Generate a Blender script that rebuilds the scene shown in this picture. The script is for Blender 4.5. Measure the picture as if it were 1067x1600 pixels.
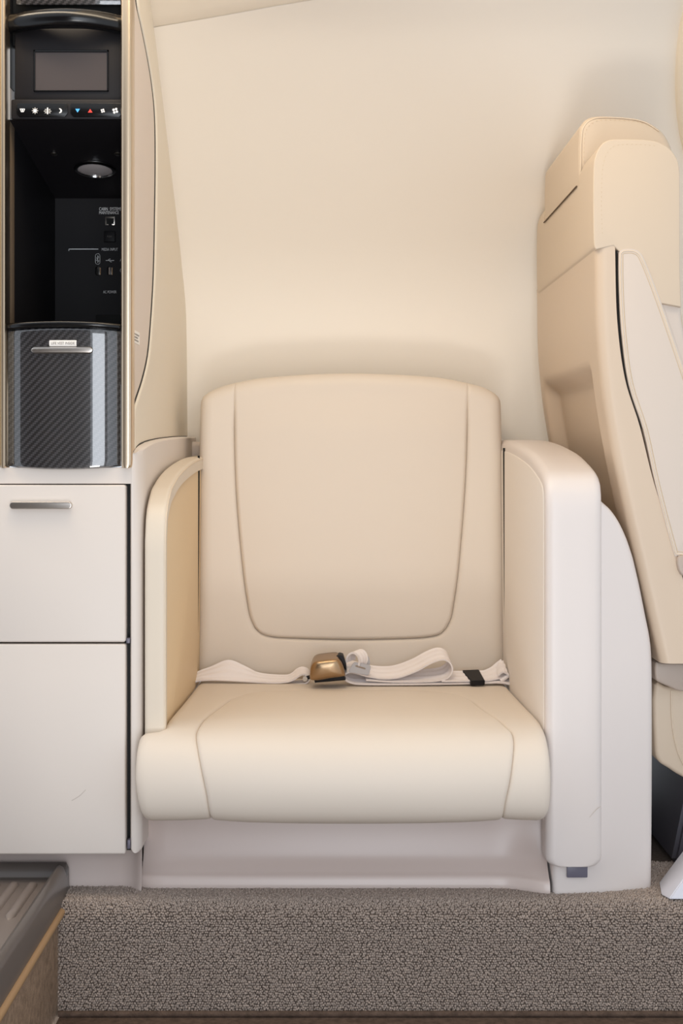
import bpy, bmesh, math, random
import numpy as np
from mathutils import Vector, Matrix

random.seed(4)
rng = np.random.default_rng(4)
S = bpy.context.scene
COL = S.collection
for o in list(bpy.data.objects):
    bpy.data.objects.remove(o)

# ------------------------------------------------------------------ camera, light, exposure
FOC, H, CX, CY = 2100.0, 0.586, 533.5, 700.0      # focal length in pixels, eye height, vanishing point
cam = bpy.data.cameras.new('camera')
cam.sensor_fit = 'HORIZONTAL'; cam.sensor_width = 36.0
cam.lens = 36.0 * FOC / 1067.0
cam.shift_x = 0.0; cam.shift_y = (CY - 800.0) / 1067.0
cam.clip_start = 0.02
camo = bpy.data.objects.new('camera', cam); COL.objects.link(camo)
camo.location = (0, 0, H); camo.rotation_euler = (math.pi / 2, 0, 0)
S.camera = camo

w = bpy.data.worlds.new('sky'); S.world = w; w.use_nodes = True
bg = w.node_tree.nodes['Background']
bg.inputs[0].default_value = (0.86, 0.92, 1.0, 1); bg.inputs[1].default_value = 1.0


def area(name, loc, target, sx, sy, power, col):
    l = bpy.data.lights.new(name, 'AREA'); l.shape = 'RECTANGLE'; l.size = sx; l.size_y = sy
    l.energy = power; l.color = col
    o = bpy.data.objects.new(name, l); COL.objects.link(o); o.location = loc
    d = Vector(target) - Vector(loc)
    o.rotation_euler = d.to_track_quat('-Z', 'Y').to_euler()
    return o


area('doorway_daylight', (0.08, -0.25, 0.40), (0.0, 2.0, 0.45), 0.62, 1.5, 12.0, (0.88, 0.93, 1.0))
area('apron_bounce_light', (-0.10, -0.45, -0.50), (0.0, 2.2, 0.75), 0.6, 0.3, 10.5, (1.0, 0.96, 0.90))
area('cabin_cove_light', (-0.45, 1.56, 1.455), (-0.10, 2.25, 0.85), 1.4, 0.10, 7.4, (1.0, 0.82, 0.60))
S.view_settings.view_transform = 'Standard'
S.view_settings.look = 'None'
S.view_settings.gamma = 1.0
S.view_settings.use_curve_mapping = False
S.view_settings.exposure = 0.06


# ------------------------------------------------------------------ materials
def lin(h):
    c = [int(h[i:i + 2], 16) / 255 for i in (0, 2, 4)]
    return tuple(x / 12.92 if x <= 0.04045 else ((x + 0.055) / 1.055) ** 2.4 for x in c) + (1,)


def pbr(name, col, rough=0.5, metal=0.0, coat=0.0, spec=0.5, bump=None, var=None, emit=0.0, sheen=0.0):
    m = bpy.data.materials.new(name); m.use_nodes = True
    nt = m.node_tree; b = nt.nodes['Principled BSDF']
    c = lin(col) if isinstance(col, str) else tuple(col) + (1,)
    b.inputs['Base Color'].default_value = c
    b.inputs['Roughness'].default_value = rough
    b.inputs['Metallic'].default_value = metal
    b.inputs['Coat Weight'].default_value = coat
    b.inputs['Coat Roughness'].default_value = 0.03
    b.inputs['Coat IOR'].default_value = 1.9
    b.inputs['Specular IOR Level'].default_value = spec
    b.inputs['Sheen Weight'].default_value = sheen
    if emit:
        b.inputs['Emission Color'].default_value = c; b.inputs['Emission Strength'].default_value = emit
    tc = nt.nodes.new('ShaderNodeTexCoord')
    if var:
        n = nt.nodes.new('ShaderNodeTexNoise'); n.inputs['Scale'].default_value = var[0]; n.inputs['Detail'].default_value = 3
        nt.links.new(tc.outputs['Object'], n.inputs['Vector'])
        r = nt.nodes.new('ShaderNodeMapRange'); r.inputs[1].default_value = 0.3; r.inputs[2].default_value = 0.7
        r.inputs[3].default_value = 1 - var[1]; r.inputs[4].default_value = 1 + var[1]
        nt.links.new(n.outputs['Fac'], r.inputs[0])
        mx = nt.nodes.new('ShaderNodeVectorMath'); mx.operation = 'SCALE'; mx.inputs[0].default_value = c[:3]
        nt.links.new(r.outputs[0], mx.inputs['Scale'])
        nt.links.new(mx.outputs[0], b.inputs['Base Color'])
    if bump:
        kind, sc, st, dist = bump
        if kind == 'noise':
            t = nt.nodes.new('ShaderNodeTexNoise'); t.inputs['Scale'].default_value = sc; t.inputs['Detail'].default_value = 2
            out = t.outputs['Fac']
        else:
            t = nt.nodes.new('ShaderNodeTexVoronoi'); t.inputs['Scale'].default_value = sc
            out = t.outputs['Distance']
        nt.links.new(tc.outputs['Object'], t.inputs['Vector'])
        bp = nt.nodes.new('ShaderNodeBump'); bp.inputs['Strength'].default_value = st; bp.inputs['Distance'].default_value = dist
        if kind != 'noise': bp.invert = True
        nt.links.new(out, bp.inputs['Height']); nt.links.new(bp.outputs[0], b.inputs['Normal'])
    return m


def carbon(name):
    m = pbr(name, '1a1a1c', 0.38, 0.0, 1.0)
    nt = m.node_tree; b = nt.nodes['Principled BSDF']; L = nt.links.new
    tc = nt.nodes.new('ShaderNodeTexCoord'); sp = nt.nodes.new('ShaderNodeSeparateXYZ'); L(tc.outputs['Object'], sp.inputs[0])
    def M(op, a, bb=None):
        n = nt.nodes.new('ShaderNodeMath'); n.operation = op
        for i, v in enumerate((a, bb)):
            if v is None: continue
            if isinstance(v, (int, float)): n.inputs[i].default_value = v
            else: L(v, n.inputs[i])
        return n.outputs[0]
    c = 0.0024
    x = M('DIVIDE', sp.outputs['X'], c); z = M('DIVIDE', sp.outputs['Z'], c)
    fx = M('FLOOR', x); fz = M('FLOOR', z)
    k = M('FLOORED_MODULO', M('SUBTRACT', fx, fz), 4.0)
    warp = M('LESS_THAN', k, 1.5)
    # thread roundness across each tow
    rx = M('SUBTRACT', 1.0, M('ABSOLUTE', M('SUBTRACT', M('MULTIPLY', M('FRACT', x), 2.0), 1.0)))
    rz = M('SUBTRACT', 1.0, M('ABSOLUTE', M('SUBTRACT', M('MULTIPLY', M('FRACT', z), 2.0), 1.0)))
    mixh = nt.nodes.new('ShaderNodeMix'); L(warp, mixh.inputs[0]); L(rx, mixh.inputs[2]); L(rz, mixh.inputs[3])
    mc = nt.nodes.new('ShaderNodeMix'); mc.data_type = 'RGBA'
    L(warp, mc.inputs[0]); mc.inputs[6].default_value = lin('141416'); mc.inputs[7].default_value = lin('403e41')
    mul = nt.nodes.new('ShaderNodeVectorMath'); mul.operation = 'SCALE'; L(mc.outputs[2], mul.inputs[0])
    L(M('ADD', M('MULTIPLY', mixh.outputs[0], 0.7), 0.45), mul.inputs['Scale'])
    L(mul.outputs[0], b.inputs['Base Color'])
    return m


def metal_brushed(name, col, rough):
    return pbr(name, col, rough, 1.0, bump=('noise', 900, 0.03, 0.0005))


M_WALL = pbr('wall_laminate', 'f3ebdf', 0.55, spec=0.35)
M_HEAD = pbr('headliner', 'f0e5d4', 0.6, spec=0.3)
M_LINER = pbr('side_liner', 'eadfcc', 0.5)
M_LEATH = pbr('seat_leather', 'ded2c4', 0.52, spec=0.4, bump=('noise', 900, 0.05, 0.0004))
M_LEATH2 = pbr('pad_leather', 'e2c8a2', 0.55, spec=0.35, bump=('noise', 900, 0.05, 0.0004))
M_LEATH3 = pbr('headrest_leather', 'd2c0aa', 0.5, spec=0.4, bump=('noise', 900, 0.05, 0.0004))
M_PLAST = pbr('cream_plastic', 'ded4cb', 0.42, spec=0.45, bump=('noise', 700, 0.02, 0.0003))
M_PINK = pbr('taupe_panel', 'd9cabd', 0.42)
M_BASE = pbr('base_plastic', 'd6c6be', 0.32)
M_ARM = pbr('arm_plastic', 'e0d7d2', 0.4)
M_SHELL = pbr('seat_shell', 'd2bea8', 0.45)
M_RAIL = pbr('pivot_plastic', 'b5a598', 0.4)
M_DARK = pbr('black_plastic', '1b1a1d', 0.5, spec=0.25)
M_PANEL = pbr('black_panel', '19171a', 0.55, spec=0.3)
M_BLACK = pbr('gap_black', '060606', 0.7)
M_GLOSS = pbr('black_gloss', '0b0b0d', 0.22, spec=0.4)
M_SCREEN = pbr('display_glass', '4a4444', 0.3, spec=0.3)
M_BROWN = pbr('jamb_brown', '86735f', 0.4)
M_CARB = carbon('carbon_fibre')
M_TRIM = metal_brushed('champagne_trim', 'd2bfa6', 0.30)
M_CHROME = metal_brushed('satin_nickel', 'c9c2bb', 0.28)
M_CHROME2 = metal_brushed('polished_steel', 'dcdcdc', 0.15)
M_BRONZE = metal_brushed('bronze_buckle', 'ab9071', 0.27)
M_LENS = pbr('lamp_lens', 'bdb5b5', 0.4)
M_WEB = pbr('belt_webbing', 'f1eae9', 0.75, spec=0.2, bump=('noise', 1500, 0.2, 0.0006))
M_CARPET = pbr('loop_carpet', 'a6988e', 0.9, spec=0.15, var=(330, 0.34))
M_CARPB = pbr('carpet_backing', '5e534c', 0.95, spec=0.1, bump=('voronoi', 320, 0.5, 0.002), var=(200, 0.2))
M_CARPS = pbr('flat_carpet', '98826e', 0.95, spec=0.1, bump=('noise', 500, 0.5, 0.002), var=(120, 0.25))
M_EDGE = pbr('tan_edging', 'a98761', 0.5)
M_TRAY = pbr('grey_tray', '5f5752', 0.28, spec=0.6)
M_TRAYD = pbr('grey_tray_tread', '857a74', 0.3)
M_GREYCLIP = pbr('slate_clip', '6d6a78', 0.35)
M_PED = pbr('pedestal_grey', '413e46', 0.5)
M_FOOT = pbr('foot_silver', 'dcdbe2', 0.3, 0.3)
M_WHITE = pbr('label_white', 'f2ede6', 0.5)
M_INK = pbr('label_ink', '6b6460', 0.6)
M_PRINT = pbr('print_white', 'ffffff', 0.5)
M_ICON = pbr('icon_white', 'f4efe8', 0.5, emit=0.45)
M_BLUE = pbr('icon_blue', '4aa3ee', 0.5, emit=0.45)
M_RED = pbr('icon_red', 'd9392f', 0.5, emit=0.45)
M_SEAM = pbr('seam_thread', 'cdb798', 0.7)
M_PIPE = pbr('piping', 'dfcdb6', 0.5)
M_SCUFF = pbr('scuff_grey', 'c9beb4', 0.6)
M_DKSEAM = pbr('dark_seam', '5a4632', 0.7)
M_SIDEP = pbr('side_leather', 'd3c6ba', 0.5, spec=0.4, bump=('noise', 900, 0.05, 0.0004))
M_REFLDARK = pbr('reflection_dark', '4a3a2e', 0.4, var=(9, 0.2))  # dark tone of the added unseen panels, keeps the flap's reflection dark
M_CAPL = pbr('arm_cream', 'dfd2c0', 0.5)
M_PADR = pbr('inner_pad', 'ece4dc', 0.5)
M_STEEL = metal_brushed('grey_steel', 'a39b96', 0.5)
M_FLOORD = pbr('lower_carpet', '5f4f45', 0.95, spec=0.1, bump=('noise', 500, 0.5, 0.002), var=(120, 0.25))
M_GLASS = pbr('window_pane', 'dfe6ee', 0.1)


# ------------------------------------------------------------------ helpers
def pt(px, py, Y):
    return Vector(((px - CX) * Y / FOC, Y, H - (py - CY) * Y / FOC))


def link(name, me, mat, parent=None, sharp=35):
    if mat is not None: me.materials.append(mat)
    if len(me.polygons):
        me.polygons.foreach_set('use_smooth', [True] * len(me.polygons))
        me.set_sharp_from_angle(angle=math.radians(sharp))
    o = bpy.data.objects.new(name, me); COL.objects.link(o)
    if parent is not None:
        o.parent = parent
        # parts are modelled in world space: undo the empty's offset (parts themselves sit at the origin)
        if parent.type == 'EMPTY': o.matrix_parent_inverse = Matrix.Translation(-parent.location)
    return o


def mesh(name, verts, faces, mat, parent=None, sharp=35, fix=True):
    bm = bmesh.new()
    vs = [bm.verts.new(v) for v in verts]
    for f in faces:
        f2 = []
        for i in f:
            if i not in f2: f2.append(i)
        if len(f2) >= 3:
            try: bm.faces.new([vs[i] for i in f2])
            except ValueError: pass
    return from_bm(name, bm, mat, parent, sharp, fix)


def from_bm(name, bm, mat, parent=None, sharp=35, fix=True):
    bmesh.ops.remove_doubles(bm, verts=bm.verts, dist=1e-6)
    if fix: bmesh.ops.recalc_face_normals(bm, faces=bm.faces)
    me = bpy.data.meshes.new(name); bm.to_mesh(me); bm.free()
    return link(name, me, mat, parent, sharp)


def add_box(bm, lo, hi, bev=0.0, seg=2):
    lo = Vector(lo); hi = Vector(hi)
    r = bmesh.ops.create_cube(bm, size=1.0)
    vs = r['verts']
    bmesh.ops.scale(bm, verts=vs, vec=hi - lo)
    bmesh.ops.translate(bm, verts=vs, vec=(lo + hi) / 2)
    if bev > 0:
        es = list({e for v in vs for e in v.link_edges})
        bmesh.ops.bevel(bm, geom=es, offset=bev, segments=seg, affect='EDGES', profile=0.5)


def box(name, lo, hi, mat, parent=None, bev=0.002, seg=2):
    bm = bmesh.new(); add_box(bm, lo, hi, bev, seg)
    return from_bm(name, bm, mat, parent)


def smooth_pts(pts, n=6, closed=False):
    """Catmull-Rom through the points"""
    P = [np.array(p, float) for p in pts]; out = []
    m = len(P); rngi = range(m if closed else m - 1)
    for i in rngi:
        p1 = P[i]; p2 = P[(i + 1) % m]
        p0 = P[i - 1] if (closed or i > 0) else 2 * p1 - p2
        p3 = P[(i + 2) % m] if (closed or i + 2 < m) else 2 * p2 - p1
        for k in range(n):
            t = k / n
            out.append(0.5 * ((2 * p1) + (-p0 + p2) * t + (2 * p0 - 5 * p1 + 4 * p2 - p3) * t * t + (-p0 + 3 * p1 - 3 * p2 + p3) * t ** 3))
    if not closed: out.append(P[-1])
    return np.array(out)


def resample(pts, t):
    P = np.array(pts, float)
    d = np.r_[0, np.cumsum(np.linalg.norm(np.diff(P, axis=0), axis=1))]
    d /= d[-1]
    return np.stack([np.interp(t, d, P[:, k]) for k in range(P.shape[1])], 1)


def prism(name, poly, axis, a0, a1, mat, parent=None, bev=0.004, seg=3, sharp=35):
    """2D polygon extruded along axis ('x': poly is (y,z); 'y': poly is (x,z); 'z': poly is (x,y)), rims bevelled"""
    def P(u, v, a):
        return {'x': (a, u, v), 'y': (u, a, v), 'z': (u, v, a)}[axis]
    bm = bmesh.new()
    A = [bm.verts.new(P(u, v, a0)) for u, v in poly]; B = [bm.verts.new(P(u, v, a1)) for u, v in poly]
    n = len(poly)
    fa = bm.faces.new(A); fb = bm.faces.new(B[::-1])
    for i in range(n):
        bm.faces.new((A[i], B[i], B[(i + 1) % n], A[(i + 1) % n]))
    bmesh.ops.recalc_face_normals(bm, faces=bm.faces)
    if bev > 0:
        es = list(set(fa.edges) | set(fb.edges))
        bmesh.ops.bevel(bm, geom=es, offset=bev, segments=seg, affect='EDGES', profile=0.5, clamp_overlap=True)
    return from_bm(name, bm, mat, parent, sharp)


def pprism(name, pxpoly, Y0, Y1, mat, parent=None, bev=0.004, seg=3):
    return prism(name, [(pt(a, b, Y0).x, pt(a, b, Y0).z) for a, b in pxpoly], 'y', Y0, Y1, mat, parent, bev, seg)


def rrect(x0, x1, z0, z1, r, n=5):
    out = []
    for cx, cz, a in ((x1 - r, z1 - r, 0), (x0 + r, z1 - r, 90), (x0 + r, z0 + r, 180), (x1 - r, z0 + r, 270)):
        for k in range(n + 1):
            t = math.radians(a + 90 * k / n); out.append((cx + r * math.cos(t), cz + r * math.sin(t)))
    return out


def tube(name, pts, r, mat, parent=None, n=8, bm=None):
    own = bm is None
    if own: bm = bmesh.new()
    P = [Vector(p) for p in pts]; rings = []; a = None
    for i, p in enumerate(P):
        t = (P[min(i + 1, len(P) - 1)] - P[max(i - 1, 0)]).normalized()
        if a is None: a = t.orthogonal()
        a = (a - t * a.dot(t)).normalized(); b = t.cross(a).normalized()
        rings.append([bm.verts.new(p + r * (math.cos(2 * math.pi * k / n) * a + math.sin(2 * math.pi * k / n) * b)) for k in range(n)])
    for i in range(len(rings) - 1):
        for k in range(n):
            bm.faces.new((rings[i][k], rings[i][(k + 1) % n], rings[i + 1][(k + 1) % n], rings[i + 1][k]))
    bm.faces.new(rings[0]); bm.faces.new(rings[-1][::-1])
    if own: return from_bm(name, bm, mat, parent, 60)


def seg_dist(P, poly):
    """distance from points P (N,2) to a polyline"""
    A = np.array(poly[:-1], float); B = np.array(poly[1:], float)
    D = B - A; L2 = np.maximum((D ** 2).sum(1), 1e-18)
    out = np.full(len(P), 1e9)
    for a, d, l2 in zip(A, D, L2):
        t = np.clip(((P - a) @ d) / l2, 0, 1)
        q = P - a - t[:, None] * d
        out = np.minimum(out, np.hypot(q[:, 0], q[:, 1]))
    return out


def rnd(d, r, depth):
    t = np.clip(1 - d / r, 0, 1)
    return -depth * (1 - np.sqrt(np.clip(1 - t * t, 0, 1)))


def cosw(n, k=1.0):
    t = np.linspace(0, 1, n); return k * (0.5 - 0.5 * np.cos(np.pi * t)) + (1 - k) * t


def coons(T, B, L, R, nu, nv, ku=0.85, kv=0.85):
    tu = cosw(nu, ku); tv = cosw(nv, kv)
    T = resample(T, tu); B = resample(B, tu); L = resample(L, tv); R = resample(R, tv)
    U, V = np.meshgrid(tu, tv); U = U[..., None]; V = V[..., None]
    G = (1 - V) * T[None] + V * B[None] + (1 - U) * L[:, None] + U * R[:, None] \
        - ((1 - U) * (1 - V) * T[0] + U * (1 - V) * T[-1] + (1 - U) * V * B[0] + U * V * B[-1])
    return G


def strip(outers, inners, ns, na):
    rows = []
    for k, (o, i) in enumerate(zip(outers, inners)):
        t = np.linspace(0, 1, ns[k])
        if k: t = t[1:]
        O = resample(o, t); I = resample(i, t)
        ta = cosw(na, 1.0)[None, :, None]
        rows.append(O[:, None] * (1 - ta) + I[:, None] * ta)
    return np.concatenate(rows, 0)


def grid_faces(nr, nc, off=0):
    return [(off + r * nc + c, off + r * nc + c + 1, off + (r + 1) * nc + c + 1, off + (r + 1) * nc + c) for r in range(nr - 1) for c in range(nc - 1)]


def grid_mesh(name, V, mat, parent=None, extra=None, sharp=45):
    """V (nr,nc,3)"""
    nr, nc = V.shape[:2]
    verts = [tuple(p) for p in V.reshape(-1, 3)]; faces = grid_faces(nr, nc)
    if extra: extra(verts, faces)
    return mesh(name, verts, faces, mat, parent, sharp)


def add_skirt(verts, faces, loop, offset):
    """loop: list of vertex indices; copies pushed by offset (vector) and joined"""
    base = len(verts)
    for i in loop:
        verts.append(tuple(np.array(verts[i]) + np.array(offset)))
    for k in range(len(loop) - 1):
        faces.append((loop[k], loop[k + 1], base + k + 1, base + k))


def ribbon(name, near, far, mat, parent=None, th=0.0014, ridges=True):
    """woven strap: near / far edge polylines in world space, same count"""
    N = np.array(near); Fa = np.array(far); n = len(N); na = 13
    verts = []; faces = []
    P = np.stack([N + (Fa - N) * k / (na - 1) for k in range(na)], 1)
    T = np.gradient(P.mean(1), axis=0); Wd = Fa - N
    nrm = np.cross(T, Wd); nrm /= np.maximum(np.linalg.norm(nrm, axis=1, keepdims=True), 1e-9)
    for side in (1, -1):
        for i in range(n):
            for k in range(na):
                b = 0.0005 * (1 if (k % 4 < 2) else -1) if ridges else 0
                verts.append(tuple(P[i, k] + nrm[i] * side * (th / 2 + b)))
    half = n * na
    f1 = grid_faces(n, na); faces += f1; faces += [tuple(i + half for i in f[::-1]) for f in f1]
    for i in range(n - 1):
        for k in (0, na - 1):
            a = i * na + k; b = (i + 1) * na + k
            faces.append((a, b, b + half, a + half))
    for i in (0, n - 1):
        for k in range(na - 1):
            a = i * na + k; faces.append((a, a + 1, a + 1 + half, a + half))
    return mesh(name, verts, faces, mat, parent, 60)


def lettering(name, body, x0, x1, yb, yt, Y, mat, parent, nrm='front', X=None):
    """flat print: fitted to the pixel box (x0..x1, yb bottom .. yt top) on the plane at depth Y"""
    cu = bpy.data.curves.new(name, 'FONT'); cu.body = body; cu.extrude = 0.0
    to = bpy.data.objects.new(name, cu); COL.objects.link(to)
    dg = bpy.context.evaluated_depsgraph_get()
    me = bpy.data.meshes.new_from_object(to.evaluated_get(dg))
    bpy.data.objects.remove(to); bpy.data.curves.remove(cu)
    n = len(me.vertices); co = np.zeros(n * 3); me.vertices.foreach_get('co', co); co = co.reshape(-1, 3)
    lo = co.min(0); hi = co.max(0)
    u = (co[:, 0] - lo[0]) / (hi[0] - lo[0]); v = (co[:, 1] - lo[1]) / (hi[1] - lo[1])
    a = pt(x0, yb, Y); b = pt(x1, yt, Y)
    if X is None:
        new = np.stack([a.x + u * (b.x - a.x), np.full(n, Y), a.z + v * (b.z - a.z)], 1)
    else:      # on a plane facing +X: x0,x1 = y range, yb,yt = z range (metres)
        new = np.stack([np.full(n, X), x0 + u * (x1 - x0), yb + v * (yt - yb)], 1)
    me.vertices.foreach_set('co', new.ravel()); me.update()
    me.materials.clear()
    return link(name, me, mat, parent)


def thing(name, label, cat, loc, group=None):
    o = bpy.data.objects.new(name, None); COL.objects.link(o); o.location = loc
    o.empty_display_size = 0.05
    o['label'] = label; o['category'] = cat
    if group: o['group'] = group
    return o


def struct(o):
    o['kind'] = 'structure'; return o


def tagl(o, label):
    o['label'] = label; return o


def boolean(o, cutter, op='DIFFERENCE'):
    md = o.modifiers.new('b', 'BOOLEAN'); md.object = cutter; md.operation = op; md.solver = 'EXACT'
    bpy.context.view_layer.update()
    dg = bpy.context.evaluated_depsgraph_get()
    me = bpy.data.meshes.new_from_object(o.evaluated_get(dg))
    o.modifiers.clear(); old = o.data; o.data = me; bpy.data.meshes.remove(old)
    bpy.data.objects.remove(cutter)
    o.data.polygons.foreach_set('use_smooth', [True] * len(o.data.polygons))
    o.data.set_sharp_from_angle(angle=math.radians(35))


# ------------------------------------------------------------------ the cabin wall
# rows: (corner pixel x, pixel y, depth) of the curved sidewall, from the seat ledge up
WR = smooth_pts([(294, 1120, 2.40), (294, 800, 2.415), (293, 690, 2.415), (292, 560, 2.415), (290, 480, 2.405), (284, 415, 2.375), (277, 350, 2.325), (265, 250, 2.235),
                 (253, 150, 2.14), (240, 42, 2.03), (233, -10, 1.965), (222, -130, 1.83)], 4)
WP = np.array([[pt(a, b, c).x, c, pt(a, b, c).z] for a, b, c in WR])       # x corner, y, z
WZ = WP[:, 2]
def wall_y(z): return float(np.interp(z, np.r_[WZ, 1.42, 1.51], np.r_[WP[:, 1], 1.72, 1.50]))
def wall_x(z): return float(np.interp(z, WZ, WP[:, 0]))

# the joint between sidewall and headliner climbs to the right
def seam_z(x): return 1.222 + 0.105 * (x + 0.285) - 0.03 * (x + 0.285) ** 2
xs = np.linspace(-0.34, 1.9, 57)
rows = []
for t in cosw(60, 0.2):
    rows.append([(x, wall_y(0.2 + t * (seam_z(x) - 0.0008 - 0.2)), 0.2 + t * (seam_z(x) - 0.0008 - 0.2)) for x in xs])
r0 = [(x, wall_y(seam_z(x)) + 0.006, seam_z(x) - 0.0004) for x in xs]
struct(grid_mesh('wall_back', np.array(rows + [r0]), M_WALL))
rows = [[(x, wall_y(seam_z(x)) + 0.006, seam_z(x) + 0.0006) for x in xs]]
for t in np.linspace(0, 1, 10):
    rows.append([(x, wall_y(seam_z(x) + 0.0008 + t * (1.30 - seam_z(x))), seam_z(x) + 0.0008 + t * (1.30 - seam_z(x))) for x in xs])
for yy, zz in ((1.72, 1.42), (1.5, 1.51), (1.2, 1.55), (0.9, 1.53), (0.62, 1.44)):
    rows.append([(x, yy, zz) for x in xs])
struct(grid_mesh('ceiling', np.array(rows), M_HEAD))

XLW = (-77 - CX) * 1.752 / FOC
# unseen dark panels added beside the door opening behind the camera, for flap reflections
struct(box('reflection_wall', (-2.4, -0.24, -0.7), (-0.31, -0.20, 1.6), M_REFLDARK, None, 0.01))
struct(box('reflection_post', (0.41, -0.24, -0.7), (0.56, -0.20, 1.6), M_REFLDARK, None, 0.01))

struct(box('wall_entry', (-1.6, 1.80, -0.16), (XLW, 1.85, 1.56), M_WALL, None, 0.004))

# ------------------------------------------------------------------ floor, step, platform
def carpet_profile():
    P = [(2.42, 0.0), (1.745, 0.0)]
    for k in range(1, 7):
        a = math.radians(90 * k / 6); P.append((1.745 - 0.022 * math.sin(a), -0.022 + 0.022 * math.cos(a)))
    P.append((1.7225, -0.1395))
    return P
CP = carpet_profile()
X0, X1 = -0.362, 1.6
verts = [(x, y, z) for x in (X0, X1) for y, z in CP]; n = len(CP)
floor = struct(mesh('floor', verts, [(i, i + 1, n + i + 1, n + i) for i in range(n - 1)], M_CARPB))
# loop pile: the countless carpet loops near the nose and down the riser
cum = np.r_[0, np.cumsum(np.hypot(*np.diff(np.array(CP), axis=0).T))]
s0 = np.interp(1.0, [0, 1], [0, 1]) * 0 + (2.42 - 1.90); s1 = cum[-1]
sp = 0.0030
ns_, nx_ = int((s1 - s0) / sp), int((0.62 - X0) / sp)
gs, gx = np.meshgrid(np.arange(ns_), np.arange(nx_), indexing='ij')
ss = s0 + (gs + 0.5 + rng.uniform(-0.26, 0.26, gs.shape)) * sp
xx = X0 + (gx + 0.5 * (gs % 2) + rng.uniform(-0.26, 0.26, gs.shape)) * sp
ss = np.clip(ss, 0, s1 - 0.001).ravel(); xx = xx.ravel()
cpa = np.array(CP)
yy = np.interp(ss, cum, cpa[:, 0]); zz = np.interp(ss, cum, cpa[:, 1])
e = 0.004
ty = np.interp(ss + e, cum, cpa[:, 0]) - np.interp(ss - e, cum, cpa[:, 0]); tz = np.interp(ss + e, cum, cpa[:, 1]) - np.interp(ss - e, cum, cpa[:, 1])
tl = np.hypot(ty, tz); ty /= tl; tz /= tl
nv_ = np.stack([np.zeros_like(ty), tz, -ty], 1); tv_ = np.stack([np.zeros_like(ty), ty, tz], 1); xv_ = np.zeros_like(tv_); xv_[:, 0] = 1
C0 = np.stack([xx, yy, zz], 1); N_ = len(C0)
rad = rng.uniform(0.00145, 0.0019, N_)[:, None]; hgt = rng.uniform(0.0018, 0.0034, N_)[:, None]
lean = rng.uniform(-0.0007, 0.0007, (N_, 2))
ang = rng.uniform(0, 6.28, N_)
vv = []
for ring, (rf, hf) in enumerate(((1.0, -0.15), (0.92, 0.55), (0.5, 0.92))):
    for k in range(6):
        a = ang + 2 * np.pi * k / 6
        vv.append(C0 + rad * rf * (np.cos(a)[:, None] * xv_ + np.sin(a)[:, None] * tv_) + nv_ * hgt * hf + (lean[:, :1] * xv_ + lean[:, 1:] * tv_) * max(hf, 0))
vv.append(C0 + nv_ * hgt + lean[:, :1] * xv_ + lean[:, 1:] * tv_)
VV = np.stack(vv, 1).reshape(-1, 3)
fl = []
for r in range(2):
    for k in range(6):
        fl.append((r * 6 + k, r * 6 + (k + 1) % 6, (r + 1) * 6 + (k + 1) % 6)); fl.append((r * 6 + k, (r + 1) * 6 + (k + 1) % 6, (r + 1) * 6 + k))
for k in range(6): fl.append((12 + k, 12 + (k + 1) % 6, 18))
FF = (np.array(fl)[None] + (np.arange(N_) * 19)[:, None, None]).reshape(-1, 3)
me = bpy.data.meshes.new('carpet_pile'); me.vertices.add(len(VV)); me.vertices.foreach_set('co', VV.ravel())
me.loops.add(FF.size); me.loops.foreach_set('vertex_index', FF.ravel().astype(np.int32))
me.polygons.add(len(FF)); me.polygons.foreach_set('loop_start', np.arange(0, FF.size, 3, dtype=np.int32))
me.update(calc_edges=True); me.validate()
pile = link('carpet_pile', me, M_CARPET, None, 180)
pile['kind'] = 'stuff'; pile['label'] = 'taupe loop pile carpet over the step edge below the seat'; pile['category'] = 'carpet'

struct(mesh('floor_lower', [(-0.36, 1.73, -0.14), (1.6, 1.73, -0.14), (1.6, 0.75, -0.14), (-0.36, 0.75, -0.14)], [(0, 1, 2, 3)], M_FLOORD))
# entry platform on the left: top, and its carpeted side facing the aisle
struct(box('floor_entry', (-1.1, 0.75, -0.16), (-0.3635, 1.80, -0.012), M_CARPS, None, 0.003))
tr = [(-0.3600, y, -0.010) for y in np.linspace(1.725, 0.76, 20)]
struct(tube('trim_1', tr, 0.0055, M_EDGE, None, 10))
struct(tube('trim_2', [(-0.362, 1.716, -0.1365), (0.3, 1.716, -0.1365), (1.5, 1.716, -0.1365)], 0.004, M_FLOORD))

# ------------------------------------------------------------------ grey step tray
tray = thing('threshold_tray', 'grey moulded plastic step tray with raised ribs on the entry floor', 'tray', (-0.5, 1.6, 0))
xr = -0.360
tv, tf = [], []
# cross sections running toward the viewer: outer wall, rim, inner slope, ribbed bed
sec = [(xr, -0.008), (xr - 0.001, 0.030), (xr - 0.004, 0.037), (xr - 0.009, 0.040), (xr - 0.013, 0.038), (xr - 0.022, 0.021), (xr - 0.026, 0.019), (-0.80, 0.019)]
ysec = [(1.792, 0.0), (1.790, 0.0)]
ny = 40
Yt = np.concatenate([[1.795, 1.791, 1.786, 1.780, 1.774, 1.768], np.linspace(1.76, 0.80, 30)])
Zr = [0.0, 0.028, 0.0365, 0.0375, 0.032, 0.021]
V = np.zeros((len(Yt), len(sec), 3))
for i, y in enumerate(Yt):
    for k, (x, z) in enumerate(sec):
        zz_ = z
        if i < 6: zz_ = Zr[i] if z > 0 and k >= 3 else min(z, Zr[i])
        # rounded far right corner
        xo = x
        if i < 4 and k < 4: xo = x - (0.012, 0.006, 0.002, 0.0)[i]
        V[i, k] = (xo, y, zz_)
grid_mesh('tray_body', V, M_TRAY, tray)
box('tread', (-0.80, 0.82, 0.0175), (xr - 0.0255, 1.7655, 0.0196), M_TRAYD, tray, 0.0008, 2)
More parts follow.
